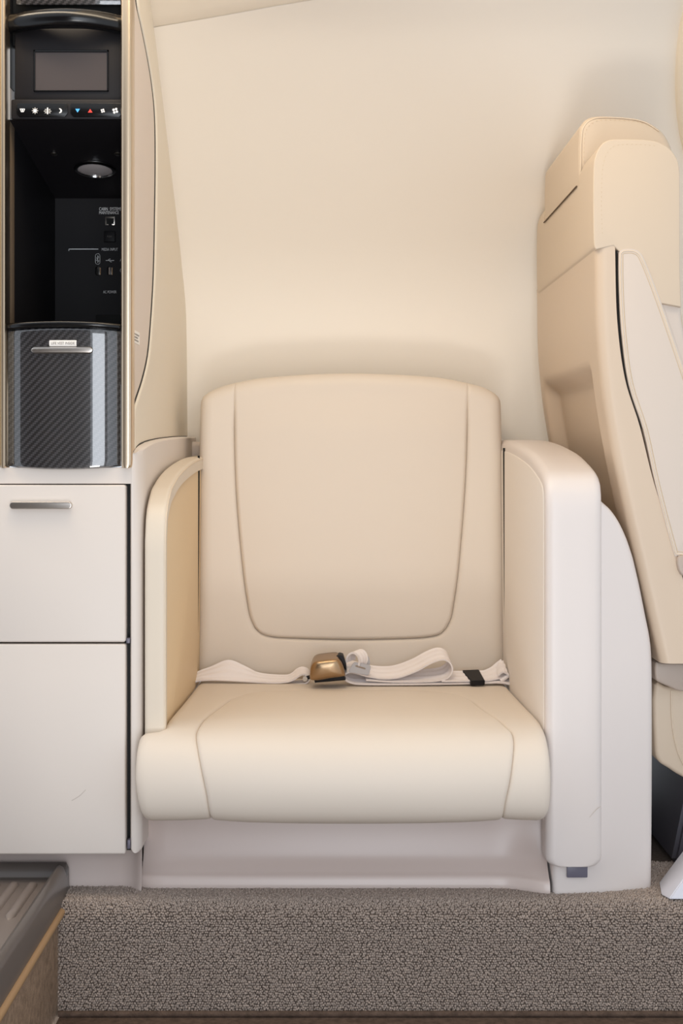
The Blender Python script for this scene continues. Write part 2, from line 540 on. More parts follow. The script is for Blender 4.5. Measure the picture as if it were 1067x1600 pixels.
for k, xc in enumerate((-0.400, -0.424, -0.448, -0.472, -0.496)):
    bm = bmesh.new()
    L0, L1 = 1.752, 1.612 + 0.012 * (k > 0)
    rows_ = []
    for i, t in enumerate(np.linspace(0, 1, 13)):
        y = L0 + (L1 - L0) * t
        e_ = min(t, 1 - t) / 0.08; sc_ = math.sqrt(max(0, 1 - (1 - min(e_, 1)) ** 2))
        rows_.append([bm.verts.new((xc + 0.0065 * sc_ * math.cos(a), y, 0.0190 + 0.0055 * sc_ * math.sin(a))) for a in np.linspace(0, math.pi, 8)])
    for i in range(12):
        for j in range(7): bm.faces.new((rows_[i][j], rows_[i][j + 1], rows_[i + 1][j + 1], rows_[i + 1][j]))
    from_bm('rib', bm, M_TRAYD, tray, 60)

# ------------------------------------------------------------------ storage cabinet on the left
cab = thing('storage_cabinet', 'cream galley cabinet with black media niche, carbon fibre flap and drawers', 'cabinet', (-0.39, 1.9, 0))
YF = 1.752
def cx(px): return (px - CX) * YF / FOC
def cz(py): return H - (py - CY) * YF / FOC
XL = cx(-75)
# front frame: band between flap and drawer, pillar to the right of the drawers
fr = [(XL, cz(756)), (XL, cz(730.5)), (cx(206), cz(730.5)), (cx(206), cz(756))]
prism('frame', fr, 'y', YF, YF + 0.03, M_PLAST, cab, 0.0005, 1)
# carcass behind the drawers
box('carcass', (XL, YF + 0.012, 0.058), (cx(204), 2.36, cz(748)), M_BLACK, cab, 0.001)
# lower side body running back to the wall above the left armrest
def ztop(y): return float(np.interp(y, [1.752, 1.765, 1.785, 1.82, 1.88, 2.0, 2.2, 2.405], [0.577, 0.581, 0.585, 0.589, 0.593, 0.5975, 0.602, 0.604]))
rows = []
tl_ = np.concatenate([[0.0, 0.004, 0.010], np.linspace(0.03, 0.75, 12), np.linspace(0.78, 1.0, 14)])
for k, t in enumerate(list(tl_) + [1.0, 1.0]):
    zz_ = 0.058 + t * 0.53
    Rr = 0.011 + 0.034 * float(np.clip((zz_ - 0.44) / 0.13, 0, 1)) ** 1.5
    ins_ = (0.004, 0.0015, 0.0)[k] if k < 3 else (0.003 if k == len(tl_) else (0.014 if k == len(tl_) + 1 else 0.0))
    dz_ = 0.0022 if k >= len(tl_) else 0.0
    xs_ = -0.2605 - ins_; x0_ = cx(203.5) + min(ins_, 0.004)
    row = [(x0_, YF + 0.02, 0), (x0_, YF + 0.002, 0), (x0_ + 0.0015, YF, 0)]
    if xs_ - Rr > x0_ + 0.002: row.append((xs_ - Rr, YF, 0))
    else: row.append((x0_ + 0.002, YF, 0))
    sx_ = row[-1][0]
    for a in np.linspace(0, math.pi / 2, 9)[1:]: row.append((sx_ + (xs_ - sx_) * math.sin(a), YF + Rr * (1 - math.cos(a)), 0))
    for y in np.linspace(YF + Rr + 0.01, 2.405, 12): row.append((xs_, y, 0))
    rows.append([(x, y, 0.058 + t * (ztop(y) - 0.058) + dz_) for x, y, _ in row])
grid_mesh('side_body', np.array(rows), M_PLAST, cab)
tube('ledge_seam', [(-0.2728 - 0.004 * (y - 1.757) / 0.64, y, ztop(y) + 0.0022) for y in np.linspace(1.757, 2.40, 24)], 0.0013, M_BLACK, cab, 6)
# drawers
def drawer(y0, y1):
    poly = rrect(XL + 0.004, cx(197), cz(y1), cz(y0), 0.003)
    return prism('drawer', poly, 'y', YF - 0.006, YF + 0.012, M_PLAST, cab, 0.0022, 3)
d1 = drawer(757.5, 1002.5); d2 = drawer(1005.5, 1333)
def handle(parent, x0, x1, y0, y1, Y, bulge=None):
    # slim recessed bar with a lit upper lip
    poly = rrect(pt(x0, 0, Y).x, pt(x1, 0, Y).x, pt(0, y1, Y).z, pt(0, y0, Y).z, (pt(0, y0, Y).z - pt(0, y1, Y).z) / 2.02, 8)
    return prism('handle', poly, 'y', Y - 0.005, Y + 0.004, M_CHROME, parent, 0.0026, 4)
tagl(handle(d1, 16, 113, 784, 795, 1.743), 'slim satin metal handle')
# little hinge stops seen in the dark gap
box('hinge_stop', (cx(197.5), YF - 0.002, cz(1005)), (cx(203), YF + 0.01, cz(997)), M_GREYCLIP, cab, 0.0008)
box('hinge_stop', (cx(199), YF - 0.002, cz(1326)), (cx(203.5), YF + 0.01, cz(1312)), M_GREYCLIP, cab, 0.0008)
# scuff on the lower drawer
sc = smooth_pts([(112, 1251), (119, 1247), (126, 1242), (134, 1234)], 4)
mesh('scuff_mark', [tuple(pt(a, b + d, YF - 0.0062)) for a, b in sc for d in (-0.7, 0.7)], [(2 * i, 2 * i + 1, 2 * i + 3, 2 * i + 2) for i in range(len(sc) - 1)], M_SCUFF, d2)
# plinth, set back, with a coved corner on the right
pl = []
for px_, yoff in ((-70, 0.045), (60, 0.045), (150, 0.045), (190, 0.045), (205, 0.042), (213, 0.034), (218, 0.026), (222, 0.024)):
    pl.append((px_, YF + yoff))
rows = []
for z, dy in ((0.064, 0.0), (0.04, 0.0), (0.012, -0.002), (0.0, -0.006)):
    rows.append([(pt(a, 0, y).x, y + dy, z) for a, y in pl])
grid_mesh('plinth', np.array(rows), M_BASE, cab)

# -- niche
xn0, xn1 = cx(10), cx(191)
YB = 2.05
zt, zb = 1.30, cz(524)
mesh('niche_wall', [(xn0, 1.795, zb), (xn0, 1.795, zt), (xn0, YB + 0.01, zt), (xn0, YB + 0.01, zb)], [(0, 1, 2, 3)], M_DARK, cab)
mesh('niche_wall', [(xn1, 1.757, zb), (xn1, 1.757, zt), (xn1, YB + 0.01, zt), (xn1, YB + 0.01, zb)], [(0, 1, 2, 3)], M_DARK, cab)
box('jamb', (xn0 - 0.004, 1.752, zb), (xn0, 1.797, cz(130)), M_BROWN, cab, 0.001)
box('jamb', (xn0 - 0.004, 1.752, cz(130)), (xn0 + 0.0005, 1.797, zt), M_DARK, cab, 0.001)
box('niche_floor', (xn0 - 0.004, 1.757, zb - 0.006), (xn1, YB + 0.01, zb), M_DARK, cab, 0.001)
# sloping soffit with lamp
A0 = pt(22, 187, 1.768); A1 = pt(97, 312, YB)
sof = mesh('soffit', [(xn0, A0.y, A0.z), (xn1, A0.y, A0.z), (xn1, YB + 0.01, A1.z), (xn0, YB + 0.01, A1.z)], [(0, 1, 2, 3)], M_PANEL, cab)
dirv = Vector((0, YB - A0.y, A1.z - A0.z)).normalized(); nsof = Vector((0, dirv.z, -dirv.y))
if nsof.z > 0: nsof = -nsof
def on_soffit(px, py):
    # intersect viewing ray with soffit plane
    d = pt(px, py, 1.0) - Vector((0, 0, H)); o = Vector((0, 0, H)); p0 = Vector((0, A0.y, A0.z))
    t = (p0 - o).dot(nsof) / d.dot(nsof); return o + d * t
def disc_lathe(name, c, n, prof, mat, parent, seg=32):
    n = Vector(n).normalized(); a = n.orthogonal().normalized(); b = n.cross(a)
    bm = bmesh.new(); rings = []
    for r, h in prof:
        rings.append([bm.verts.new(c + n * h + r * (math.cos(2 * math.pi * k / seg) * a + math.sin(2 * math.pi * k / seg) * b)) for k in range(seg)])
    for i in range(len(rings) - 1):
        for k in range(seg): bm.faces.new((rings[i][k], rings[i][(k + 1) % seg], rings[i + 1][(k + 1) % seg], rings[i + 1][k]))
    if prof[-1][0] > 0 : bm.faces.new(rings[-1])
    return from_bm(name, bm, mat, parent, 40)
lc = on_soffit(148.5, 264)
dl = disc_lathe('downlight', lc, nsof, [(0.030, 0.0), (0.030, 0.0015), (0.0275, 0.003), (0.0245, 0.003), (0.0235, 0.0005), (0.0235, 0.0002)], M_CHROME2, cab)
disc_lathe('lens', lc + nsof * 0.0006, nsof, [(0.0236, 0), (0.018, 0.0018), (0.010, 0.0028), (0.003, 0.0031)], M_LENS, dl)
for a, b in ((84, 240), (184, 240)):
    disc_lathe('screw', on_soffit(a, b), nsof, [(0.0052, 0), (0.0052, 0.001), (0.0035, 0.0022), (0.0012, 0.0024)], M_CHROME, cab, 14)
# back panel with ports and printing
bp = mesh('equipment_panel', [(xn0, YB, zb - 0.05), (xn1, YB, zb - 0.05), (xn1, YB, A1.z + 0.01), (xn0, YB, A1.z + 0.01)], [(0, 1, 2, 3)], M_PANEL, cab)
YP = YB - 0.0006
lettering('lettering', 'CABIN  SYSTEMS', 155, 189.5, 329, 324, YP, M_PRINT, bp)
lettering('lettering', 'MAINTENANCE', 155, 185.5, 334.6, 329.8, YP, M_PRINT, bp)
lettering('lettering', 'MEDIA INPUT', 159, 184, 391.8, 387.6, YP, M_PRINT, bp)
lettering('lettering', 'AC POWER', 161, 182, 458.3, 454, YP, M_PRINT, bp)
lettering('lettering', 'A', 187.5, 190.8, 408, 404.5, YP, M_PRINT, bp)
lettering('lettering', 'PUSH', 167.5, 174.5, 371, 368, YP - 0.0055, M_INK, bp)
def pbox(name, x0, y0, x1, y1, Y, d, mat, parent, bev=0.0004):
    a = pt(x0, y1, Y); b = pt(x1, y0, Y)
    return box(name, (a.x, Y - d, a.z), (b.x, Y + 0.0004, b.z), mat, parent, bev, 2)
pbox('bracket_line', 107, 388.6, 153.5, 389.8, YP, 0.0002, M_PRINT, bp, 0)
pbox('bracket_line', 107, 388.6, 108, 392, YP, 0.0002, M_PRINT, bp, 0)
pt1 = pbox('network_port', 164.5, 338.5, 179.8, 352, YB, 0.0025, M_CHROME, bp)
pbox('socket', 166.3, 341, 178, 350.2, YB - 0.0022, 0.0006, M_BLACK, pt1, 0)
pbox('port_tab', 169.5, 347.5, 175, 352, YB - 0.0026, 0.0004, M_BLACK, pt1, 0)
pbox('push_button', 163, 362, 180.5, 378.5, YB, 0.005, M_DARK, bp, 0.0008)
for a, mm in ((153, M_BLACK), (171.5, M_BLACK)):
    poly = rrect(pt(a - 4.2, 0, YB).x, pt(a + 4.2, 0, YB).x, pt(0, 430.5, YB).z, pt(0, 416, YB).z, 0.0035)
    s_ = prism('usb_port', poly, 'y', YB - 0.0016, YB + 0.001, M_GLOSS, bp, 0.0005, 2)
    if a > 160:
        pbox('contact', a - 1.6, 418, a + 0.6, 429, YB - 0.0016, 0.0005, M_CHROME2, s_, 0)
    pbox('contact', a + 3.0, 418, a + 4.2, 429.5, YB - 0.0016, 0.0004, M_BRONZE, s_, 0)
pbox('power_outlet', 150, 492, 190, 512, YB, 0.002, M_BLACK, bp)
# capsule symbol with rune
def line(name, pxs, w, Y, mat, parent, closed=False):
    bm = bmesh.new(); n = len(pxs)
    for i in range(n if closed else n - 1):
        a = np.array(pxs[i], float); b = np.array(pxs[(i + 1) % n], float); d = b - a; l = np.hypot(*d)
        if l < 1e-6: continue
        q = np.array([-d[1], d[0]]) / l * w / 2; ex = d / l * w * 0.3
        bm.faces.new([bm.verts.new(pt(*p, Y)) for p in (a - ex + q, b + ex + q, b + ex - q, a - ex - q)])
    return from_bm(name, bm, mat, parent)
cap = [(152.6 + 3.5 * math.cos(t), 402.8 - 3 + 3.5 * math.sin(t)) for t in np.linspace(math.pi, 2 * math.pi, 8)] + [(152.6 + 3.5 * math.cos(t), 409.5 + 3.5 * math.sin(t)) for t in np.linspace(0, math.pi, 8)]
line('capsule_symbol', cap, 0.7, YP, M_PRINT, bp, True)
line('rune_symbol', [(150.8, 402.5), (154.4, 407.8), (152.6, 410.5), (152.6, 399.2), (154.4, 402), (150.8, 407.2)], 0.65, YP, M_PRINT, bp)
line('usb_symbol', [(165.5, 407), (178, 407)], 0.8, YP, M_PRINT, bp)
line('usb_symbol', [(168.5, 407), (170.5, 404.8), (172.5, 404.8)], 0.7, YP - 0.0001, M_PRINT, bp)
line('usb_symbol', [(170.5, 407), (172.5, 409.2), (174.5, 409.2)], 0.7, YP - 0.0001, M_PRINT, bp)
ringp = [(192 + 4 * math.cos(t), 422.5 + 4 * math.sin(t)) for t in np.linspace(0, 2 * math.pi, 20)]
line('jack_ring', ringp, 1.2, YP, M_PRINT, bp)

# display unit
YD = 1.774
dp = pbox('display_housing', 24, 46, 192, 160, YD, 0.004, M_PANEL, cab, 0.002)
fa, fb = pt(55, 142, YD - 0.004), pt(168.5, 80, YD - 0.004)
bm = bmesh.new()
for lo_, hi_ in (((53, 78.5), (55.5, 143.5)), ((167.5, 78.5), (170, 143.5)), ((53, 78.5), (170, 82)), ((53, 141.5), (170, 143.5))):
    a = pt(lo_[0], hi_[1], YD - 0.004); b = pt(hi_[0], lo_[1], YD - 0.004)
    add_box(bm, (a.x, YD - 0.0065, a.z), (b.x, YD - 0.0035, b.z), 0.0004, 1)
from_bm('bezel', bm, M_GLOSS, dp)
tagl(pbox('screen', 55, 81.5, 168, 142, YD - 0.004, 0.0008, M_SCREEN, dp, 0), 'blank grey display screen')
# control strip
cs = pbox('control_strip', 20, 158, 193, 189, 1.770, 0.010, M_PANEL, cab, 0.002)
YC = 1.7592
for x0, x1 in ((25.5, 106), (110, 191)):
    poly = [(pt(a, 0, YC).x, pt(0, b, YC).z) for a, b in ((x0 + 2, 161.5), (x0, 164), (x0, 177), (x0 + 5, 183), (x1 - 5, 183), (x1, 177), (x1, 164), (x1 - 2, 161.5))]
    prism('touch_pad', poly, 'y', YC - 0.0008, YC + 0.002, M_GLOSS, cs, 0.0005, 2)
YI = YC - 0.0011
def filled(name, pxs, mat, Y=YI):
    bm = bmesh.new(); bm.faces.new([bm.verts.new(pt(a, b, Y)) for a, b in pxs]); return from_bm(name, bm, mat, cs)
def multi(name, polys, mat):
    bm = bmesh.new()
    for k, p in enumerate(polys): bm.faces.new([bm.verts.new(pt(a, b, YI - 0.00005 * k)) for a, b in p])
    return from_bm(name, bm, mat, cs)
def lp(a, b, w):
    a = np.array(a, float); b = np.array(b, float); d = b - a; l = np.hypot(*d); q = np.array([-d[1], d[0]]) / l * w / 2
    return [tuple(a + q), tuple(b + q), tuple(b - q), tuple(a - q)]
def circ(x, y, rx, ry=None, n=14): return [(x + rx * math.cos(t), y + (ry or rx) * math.sin(t)) for t in np.linspace(0, 2 * math.pi, n, endpoint=False)]
multi('lamp_icon', [lp((31, 170.3), (39, 170.3), 1.0), lp((31.5, 170.5), (33.2, 174.5), 0.9), lp((38.5, 170.5), (36.8, 174.5), 0.9), lp((33, 174.6), (37, 174.6), 1.0), circ(35, 172.4, 1.3)], M_ICON)
multi('sun_icon', [circ(54.7, 173, 2.7)] + [lp((54.7 + 3.2 * math.cos(a), 173 + 3.2 * math.sin(a)), (54.7 + 4.8 * math.cos(a), 173 + 4.8 * math.sin(a)), 0.8) for a in np.arange(8) * math.pi / 4], M_ICON)
multi('blind_icon', [lp((74.3, 168), (74.3, 178.3), 1.7)] + [lp((68.6 + k, 173.6 + d), (72.6, 173.6 + d), 0.7) for k, d in ((1.5, -2.6), (0, 0), (1.5, 2.6))] + [lp((76, 173.6 + d), (80.2 - k, 173.6 + d), 0.7) for k, d in ((1.5, -2.6), (0, 0), (1.5, 2.6))], M_ICON)
moon = [(93.2 + 3.6 * math.cos(t), 173 + 3.6 * math.sin(t)) for t in np.linspace(-1.9, 1.9, 12)] + [(91.6 + 2.7 * math.cos(t), 173 + 3.0 * math.sin(t)) for t in np.linspace(1.35, -1.35, 10)]
multi('moon_icon', [moon], M_ICON)
multi('down_arrow_icon', [[(117.6, 170), (124.8, 170), (121.2, 175.8)]], M_BLUE)
multi('up_arrow_icon', [[(137.2, 175.8), (144.6, 175.8), (140.9, 170.2)]], M_RED)
for x, r in ((160.5, 1.8), (180, 2.6)):
    multi('fan_icon', [circ(x + r * 1.15 * math.cos(a), 173 + r * 1.15 * math.sin(a), r * 0.72, n=10) for a in np.arange(4) * math.pi / 2 + 0.5], M_ICON)
# curved visor above the display and carbon header
path = smooth_pts([(16, 34, 1.766), (60, 27, 1.752), (105, 25, 1.745), (150, 28, 1.752), (195, 36, 1.766)], 8)
V = []
for a, b, y in path:
    c = pt(a, b, y); V.append([(c.x, c.y + 0.012 * math.cos(t), c.z - 0.003 + 0.0125 * math.sin(t)) for t in np.linspace(0.35, 2 * math.pi + 0.35, 14)])
grid_mesh('visor', np.array(V), M_GLOSS, cab)
pbox('carbon_header', 26, -70, 193, 9, 1.772, 0.004, M_CARB, cab, 0.002)
box('header_recess', (xn0, 1.785, cz(60)), (xn1, 1.80, zt), M_BLACK, cab, 0.001)
# trim bars at the niche sides
def bar(x0, x1, y1):
    p = rrect(cx(x0), cx(x1), 1.742, 1.772, 0.005, 5)
    bm = bmesh.new(); zs = [1.32, cz(y1) + 0.010, cz(y1) + 0.004, cz(y1) + 0.001, cz(y1)]; sc_ = [1, 1, 0.95, 0.84, 0.6]
    mx = (cx(x0) + cx(x1)) / 2; rings = []
    for z, s in zip(zs, sc_): rings.append([bm.verts.new((mx + (x - mx) * s, y, z)) for x, y in p])
    n = len(p)
    for i in range(len(rings) - 1):
        for k in range(n): bm.faces.new((rings[i][k], rings[i][(k + 1) % n], rings[i + 1][(k + 1) % n], rings[i + 1][k]))
    bm.faces.new(rings[-1])
    return from_bm('trim_bar', bm, M_TRIM, cab, 50)
bar(190, 207.5, 731); bar(2.5, 11, 731)
# neighbouring panel at the far left
pbox('end_panel', -75, -70, 1.5, 733, 1.760, 0.008, M_LEATH2, cab, 0.002)

# carbon flap, convex
fx0, fx1, fy0, fy1 = cx(12), cx(188.5), cz(728.5), cz(515)
nx, nz = 41, 24
V = np.zeros((nz, nx, 3))
for j in range(nz):
    tz_ = cosw(nz, 0.9)[j]
    for i in range(nx):
        t = cosw(nx, 0.5)[i]; u = 2 * t - 1
        by = 0.012 * (1 - abs(u) ** 3.5)
        z = fy0 + (fy1 - fy0) * tz_
        dz = min(z - fy0, fy1 - z); rr = 0.004
        back = rr * (1 - math.sqrt(max(0, 1 - max(0, 1 - dz / rr) ** 2)))
        zb_ = z - (0.004 * (1 - u * u) if tz_ < 0.5 else -0.003 * (1 - u * u)) * (1 if True else 0) * abs(2 * tz_ - 1) ** 3
        V[j, i] = (fx0 + (fx1 - fx0) * t, 1.754 - by + back, zb_)
def flap_y(px):
    u = 2 * (cx(px) - fx0) / (fx1 - fx0) - 1
    return 1.754 - 0.012 * (1 - abs(u) ** 3.5)
def _sk(verts, faces):
    top = [(nz - 1) * nx + i for i in range(nx)]
    base = len(verts)
    for i in top:
        x, y, z = verts[i]; verts.append((x, 1.765, z))
    for k in range(nx - 1): faces.append((top[k], top[k + 1], base + k + 1, base + k))
    bot = list(range(nx)); base = len(verts)
    for i in bot:
        x, y, z = verts[i]; verts.append((x, 1.765, z))
    for k in range(nx - 1): faces.append((bot[k], bot[k + 1], base + k + 1, base + k))
flap = grid_mesh('flap_door', V, M_CARB, cab, _sk)
# glossy lip above the flap
lipv = []
for i in range(31):
    t = i / 30; u = 2 * t - 1; y = 1.752 - 0.012 * (1 - abs(u) ** 3.5); z = cz(511) + 0.003 * (1 - u * u)
    lipv.append([(fx0 + (fx1 - fx0) * t, y + 0.004 * math.cos(a) , z + 0.0042 * math.sin(a)) for a in np.linspace(math.pi / 2, 3 * math.pi / 2, 8)] + [(fx0 + (fx1 - fx0) * t, 1.80, z - 0.0042)] )
    lipv[-1].insert(0, (fx0 + (fx1 - fx0) * t, 1.80, z + 0.0042))
grid_mesh('flap_lip', np.array(lipv), M_GLOSS, cab)
# handle and label follow the bulge
def bulged(name, x0, x1, y0, y1, r, th, mat, parent):
    pts_ = rrect(x0, x1, y0, y1, r, 8); bm = bmesh.new()
    n = 40; top = []; 
    # columns across
    cols = np.unique(np.r_[x0 + r * (1 - np.cos(np.linspace(0, math.pi / 2, 9))), np.linspace(x0 + r, x1 - r, 17), x1 - r * (1 - np.cos(np.linspace(0, math.pi / 2, 9)))])
    G = []
    for xx_ in cols:
        dx = min(xx_ - x0, x1 - xx_); hh = (y1 - y0) / 2
        if dx < r: hh = hh - r + math.sqrt(max(0, r * r - (r - dx) ** 2))
        mid = (y0 + y1) / 2; yb_ = flap_y(xx_); row = []
        for s in np.linspace(-1, 1, 7):
            p = pt(xx_, mid + s * max(hh, 0.02), 1.7415)
            row.append((p.x, yb_ - th * math.sqrt(max(0, 1 - s ** 4)), p.z))
        G.append(row)
    bm.free()
    return grid_mesh(name, np.array(G), mat, parent)
tagl(bulged('handle', 49, 145, 541.5, 552.5, 5.4, 0.004, M_CHROME, flap), 'slim satin metal handle')
lb = bulged('label_plate', 77, 119.5, 531.5, 541, 1.0, 0.0012, M_WHITE, flap)
lettering('lettering', 'LIFE VEST INSIDE', 80, 116.5, 538.3, 534.3, flap_y(98) - 0.0022, M_INK, flap)

# side panel (taupe), gap and cream liner behind it
gap = smooth_pts([(212, -60), (214, 5), (222, 45), (232, 95), (239, 140), (243, 185), (244, 250), (243, 340), (241, 430), (237, 500), (232, 555), (224, 592), (215, 620), (208.5, 640)], 5)
XS = -0.2735
G2 = np.array([[XS * FOC / (a - CX), H - (b - CY) * (XS * FOC / (a - CX)) / FOC] for a, b in gap])     # (y, z)
rows = []
for y, z in G2:
    y0 = 1.758
    rows.append([(XS, y0 + (max(y - 0.018, y0 + 0.0005) - y0) * t, z) for t in np.linspace(0, 1, 8)])
sp_ = grid_mesh('side_panel', np.array(rows), M_PINK, cab)
# edge bead of the panel
tube('panel_edge', [(XS - 0.0010, y - 0.020, z) for y, z in G2 if y > 1.785], 0.0012, M_PIPE, sp_, 6)
mesh('gap', [(XS - 0.0009, yy_, z) for y, z in G2 for yy_ in (1.756, y + 0.003)], [(2 * i, 2 * i + 1, 2 * i + 3, 2 * i + 2) for i in range(len(G2) - 1)], M_BLACK, cab)
lo_ = pt(207, 0, 1).x
# sticker on the side panel (printed marks are too small to read)
def py_on(px): return XS * FOC / (px - CX)
ya, yb2 = 1.7605, py_on(217.6)
za = H - (531.5 - CY) * ya / FOC; zh = 0.0150
st = box('sticker', (XS + 0.0001, ya, za - 0.0022), (XS + 0.0006, yb2, za + zh - 0.0005), M_WHITE, sp_, 0)
for k, (t0, t1) in enumerate(((0.12, 0.92), (0.18, 0.72), (0.18, 0.8))):
    z = za + zh - 0.0045 - k * 0.0040
    for q in range(4):
        a = t0 + (t1 - t0) * (q + 0.05) / 4; b = t0 + (t1 - t0) * (q + 0.8) / 4
        L_ = yb2 - ya
        mesh('print_line', [(XS + 0.0008, ya + a * L_, z), (XS + 0.0008, ya + b * L_, z), (XS + 0.0008, ya + b * L_, z - 0.0018), (XS + 0.0008, ya + a * L_, z - 0.0018)], [(0, 1, 2, 3)], M_INK, st)

# cream liner between cabinet and wall
gy = np.interp
zs = np.linspace(0.560, 1.32, 84)
oz = np.argsort(G2[:, 1]); GZ = G2[oz, 1]; GY = G2[oz, 0]
rows = []
for z in zs:
    if z >= GZ[0]: yg = float(np.interp(z, GZ, GY)) + 0.0008
    else: yg = 1.757 + 0.012 * min(1, max(0, (0.645 - z) / 0.02)) * 0.6
    xw, yw = wall_x(z), wall_y(z)
    row = [(XS - 0.006, yg + 0.0004, z), (XS - 0.0005, yg + 0.0006, z), (XS + 0.0009, yg + 0.003, z), (XS + 0.0016, yg + 0.008, z), (XS + 0.0014, yg + 0.016, z)]
    for t in np.linspace(0.10, 1, 14):
        row.append((XS + (xw - XS) * t, yg + (yw + 0.004 - yg) * t, z))
    rows.append(row)
struct(grid_mesh('wall_left', np.array(rows), M_LINER))
# small cap where ledge, liner and wall meet
box('ledge_cap', (-0.272, 2.345, 0.555), (-0.240, 2.41, 0.597), M_PINK, cab, 0.008, 3)

# ------------------------------------------------------------------ the main seat
seat = thing('cabin_seat', 'cream leather cabin seat between two upholstered armrests, centre of the cabin', 'seat', (0, 1.95, 0))
# --- backrest (pixel domain on a nearly vertical plane)
def yb_back(py): return 2.205 + 0.03 * np.clip((1062 - py) / 480, 0, 1)
TL = [(366, 597.5)]
o_top_l = smooth_pts([(366, 597.5), (345, 603.5), (326, 611.5), (316, 619)], 4)
o_left = smooth_pts([(316, 619), (312.5, 626), (311.5, 645), (310, 720), (309, 850), (308, 960), (306, 1030), (306, 1064)], 4)
o_bot = np.array([(306, 1064), (548, 1066), (791, 1064)])
o_right = smooth_pts([(791, 1064), (790.5, 1030), (789, 960), (787, 850), (785.5, 720), (784.5, 645), (783.5, 626), (780, 619)], 4)
o_top_r = smooth_pts([(780, 619), (771, 611.5), (754, 603.5), (731.5, 597.5)], 4)
c_top = smooth_pts([(366, 597.5), (400, 591), (440, 587), (490, 584), (548, 582.5), (606, 584), (660, 587), (698, 591), (731.5, 597.5)], 4)
s_l1 = np.array([(366, 597.5), (366, 632)])
s_l2 = smooth_pts([(366, 632), (366, 690), (368, 760), (373, 830), (380, 900), (386.5, 945), (391, 966), (398.5, 982.5)], 5)
s_bt = smooth_pts([(398.5, 982.5), (408, 990.5), (422, 995), (450, 997.5), (548, 1000), (640, 998), (672, 995.5), (688, 991), (698, 981)], 5)
s_r2 = smooth_pts([(698, 981), (705, 966), (709, 945), (715.5, 900), (722, 830), (727, 760), (730, 690), (731, 632)], 5)
s_r1 = np.array([(731, 632), (731.5, 597.5)])
OUT = np.concatenate([o_top_l, o_left, o_bot, o_right, o_top_r, c_top[::-1]])
SEAM = np.concatenate([s_l1, s_l2, s_bt, s_r2, s_r1])
PX = 2.2 / FOC
def back_pts(G, panel):
    P = G.reshape(-1, 2)
    do = seg_dist(P, OUT) * PX; ds = seg_dist(P, SEAM) * PX
    h = rnd(do, 0.020, 0.020)
    deep = np.clip((P[:, 1] - 600) / 70, 0.25, 1)
    h += rnd(ds, 0.006, 0.0060) * deep
    if panel:
        h += (0.006 * (1 - np.exp(-ds / 0.05)) + 0.0022 * np.clip(ds / 0.004, 0, 1)) * deep
    else:
        h += 0.002 * (1 - np.exp(-ds / 0.03)) * deep
        h += 0.0
    Y = yb_back(P[:, 1]) - h
    Y0 = yb_back(P[:, 1])
    W = np.stack([(P[:, 0] - CX) * Y0 / FOC, Y, H - (P[:, 1] - CY) * Y0 / FOC], 1)
    return W.reshape(G.shape[0], G.shape[1], 3)
G = strip([o_top_l, o_left, o_bot, o_right, o_top_r], [s_l1, s_l2, s_bt, s_r2, s_r1[:]], [16, 60, 50, 60, 16], 18)
def _sk2(verts, faces):
    loop = [r * 18 for r in range(G.shape[0])]
    add_skirt(verts, faces, loop, (0, 0.10, 0))
back = grid_mesh('backrest', back_pts(G, False), M_LEATH, seat, _sk2)
G1 = coons(c_top, s_bt, np.concatenate([s_l1, s_l2[1:]]), np.concatenate([s_r1[::-1], s_r2[::-1][1:]]), 70, 70)
def _sk3(verts, faces):
    add_skirt(verts, faces, list(range(70)), (0, 0.10, 0))
grid_mesh('centre_panel', back_pts(G1, True), M_LEATH, back, _sk3)

# --- seat cushion (domain: x across, s along the profile)
PR = smooth_pts([(2.215, 0.2045), (2.10, 0.2075), (1.95, 0.2145), (1.82, 0.2215), (1.775, 0.2215), (1.742, 0.2155), (1.722, 0.203), (1.709, 0.184), (1.7035, 0.160),
                 (1.7045, 0.135), (1.711, 0.119), (1.724, 0.111), (1.745, 0.109), (1.80, 0.109)], 8)
SC = np.r_[0, np.cumsum(np.hypot(*np.diff(PR, axis=0).T))]
PPY = CY + (H - PR[:, 1]) * FOC / PR[:, 0]
imax = int(np.argmax(PPY))
def s_from_py(py): return float(np.interp(py, PPY[:imax + 1], SC[:imax + 1]))
def y_at(s): return float(np.interp(s, SC, PR[:, 0]))
def dom(px, py):
    s = s_from_py(py); return ((px - CX) * y_at(s) / FOC, s)
tgy = np.gradient(PR[:, 0], SC); tgz = np.gradient(PR[:, 1], SC)
def cush(G, panel, outer, seam):
    P = G.reshape(-1, 2); x = P[:, 0]; s = P[:, 1]
    do = seg_dist(P, outer); ds = seg_dist(P, seam)
    h = rnd(do, 0.012, 0.009) + rnd(ds, 0.0050, 0.0034)
    if panel: h += 0.005 * (1 - np.exp(-ds / 0.045)) + 0.001 * np.clip(ds / 0.004, 0, 1)
    else: h += 0.003 * (1 - np.exp(-ds / 0.03))
    # soft belly on the front
    h += 0.004 * np.exp(-((s - s_from_py(1215)) / 0.05) ** 2) * np.cos(np.clip(x / 0.27, -1, 1) * 1.4)
    y = np.interp(s, SC, PR[:, 0]); z = np.interp(s, SC, PR[:, 1]); ty = np.interp(s, SC, tgy); tz = np.interp(s, SC, tgz)
    l = np.hypot(ty, tz); ny_, nz_ = tz / l, -ty / l
    return np.stack([x, y + ny_ * h, z + nz_ * h], 1).reshape(G.shape[0], G.shape[1], 3)
sE = SC[-1]; sB = float(np.interp(-1.80, -PR[:imax, 0], SC[:imax])) ; 
def s_of_y(y): return float(np.interp(-y, -PR[:60, 0], SC[:60]))
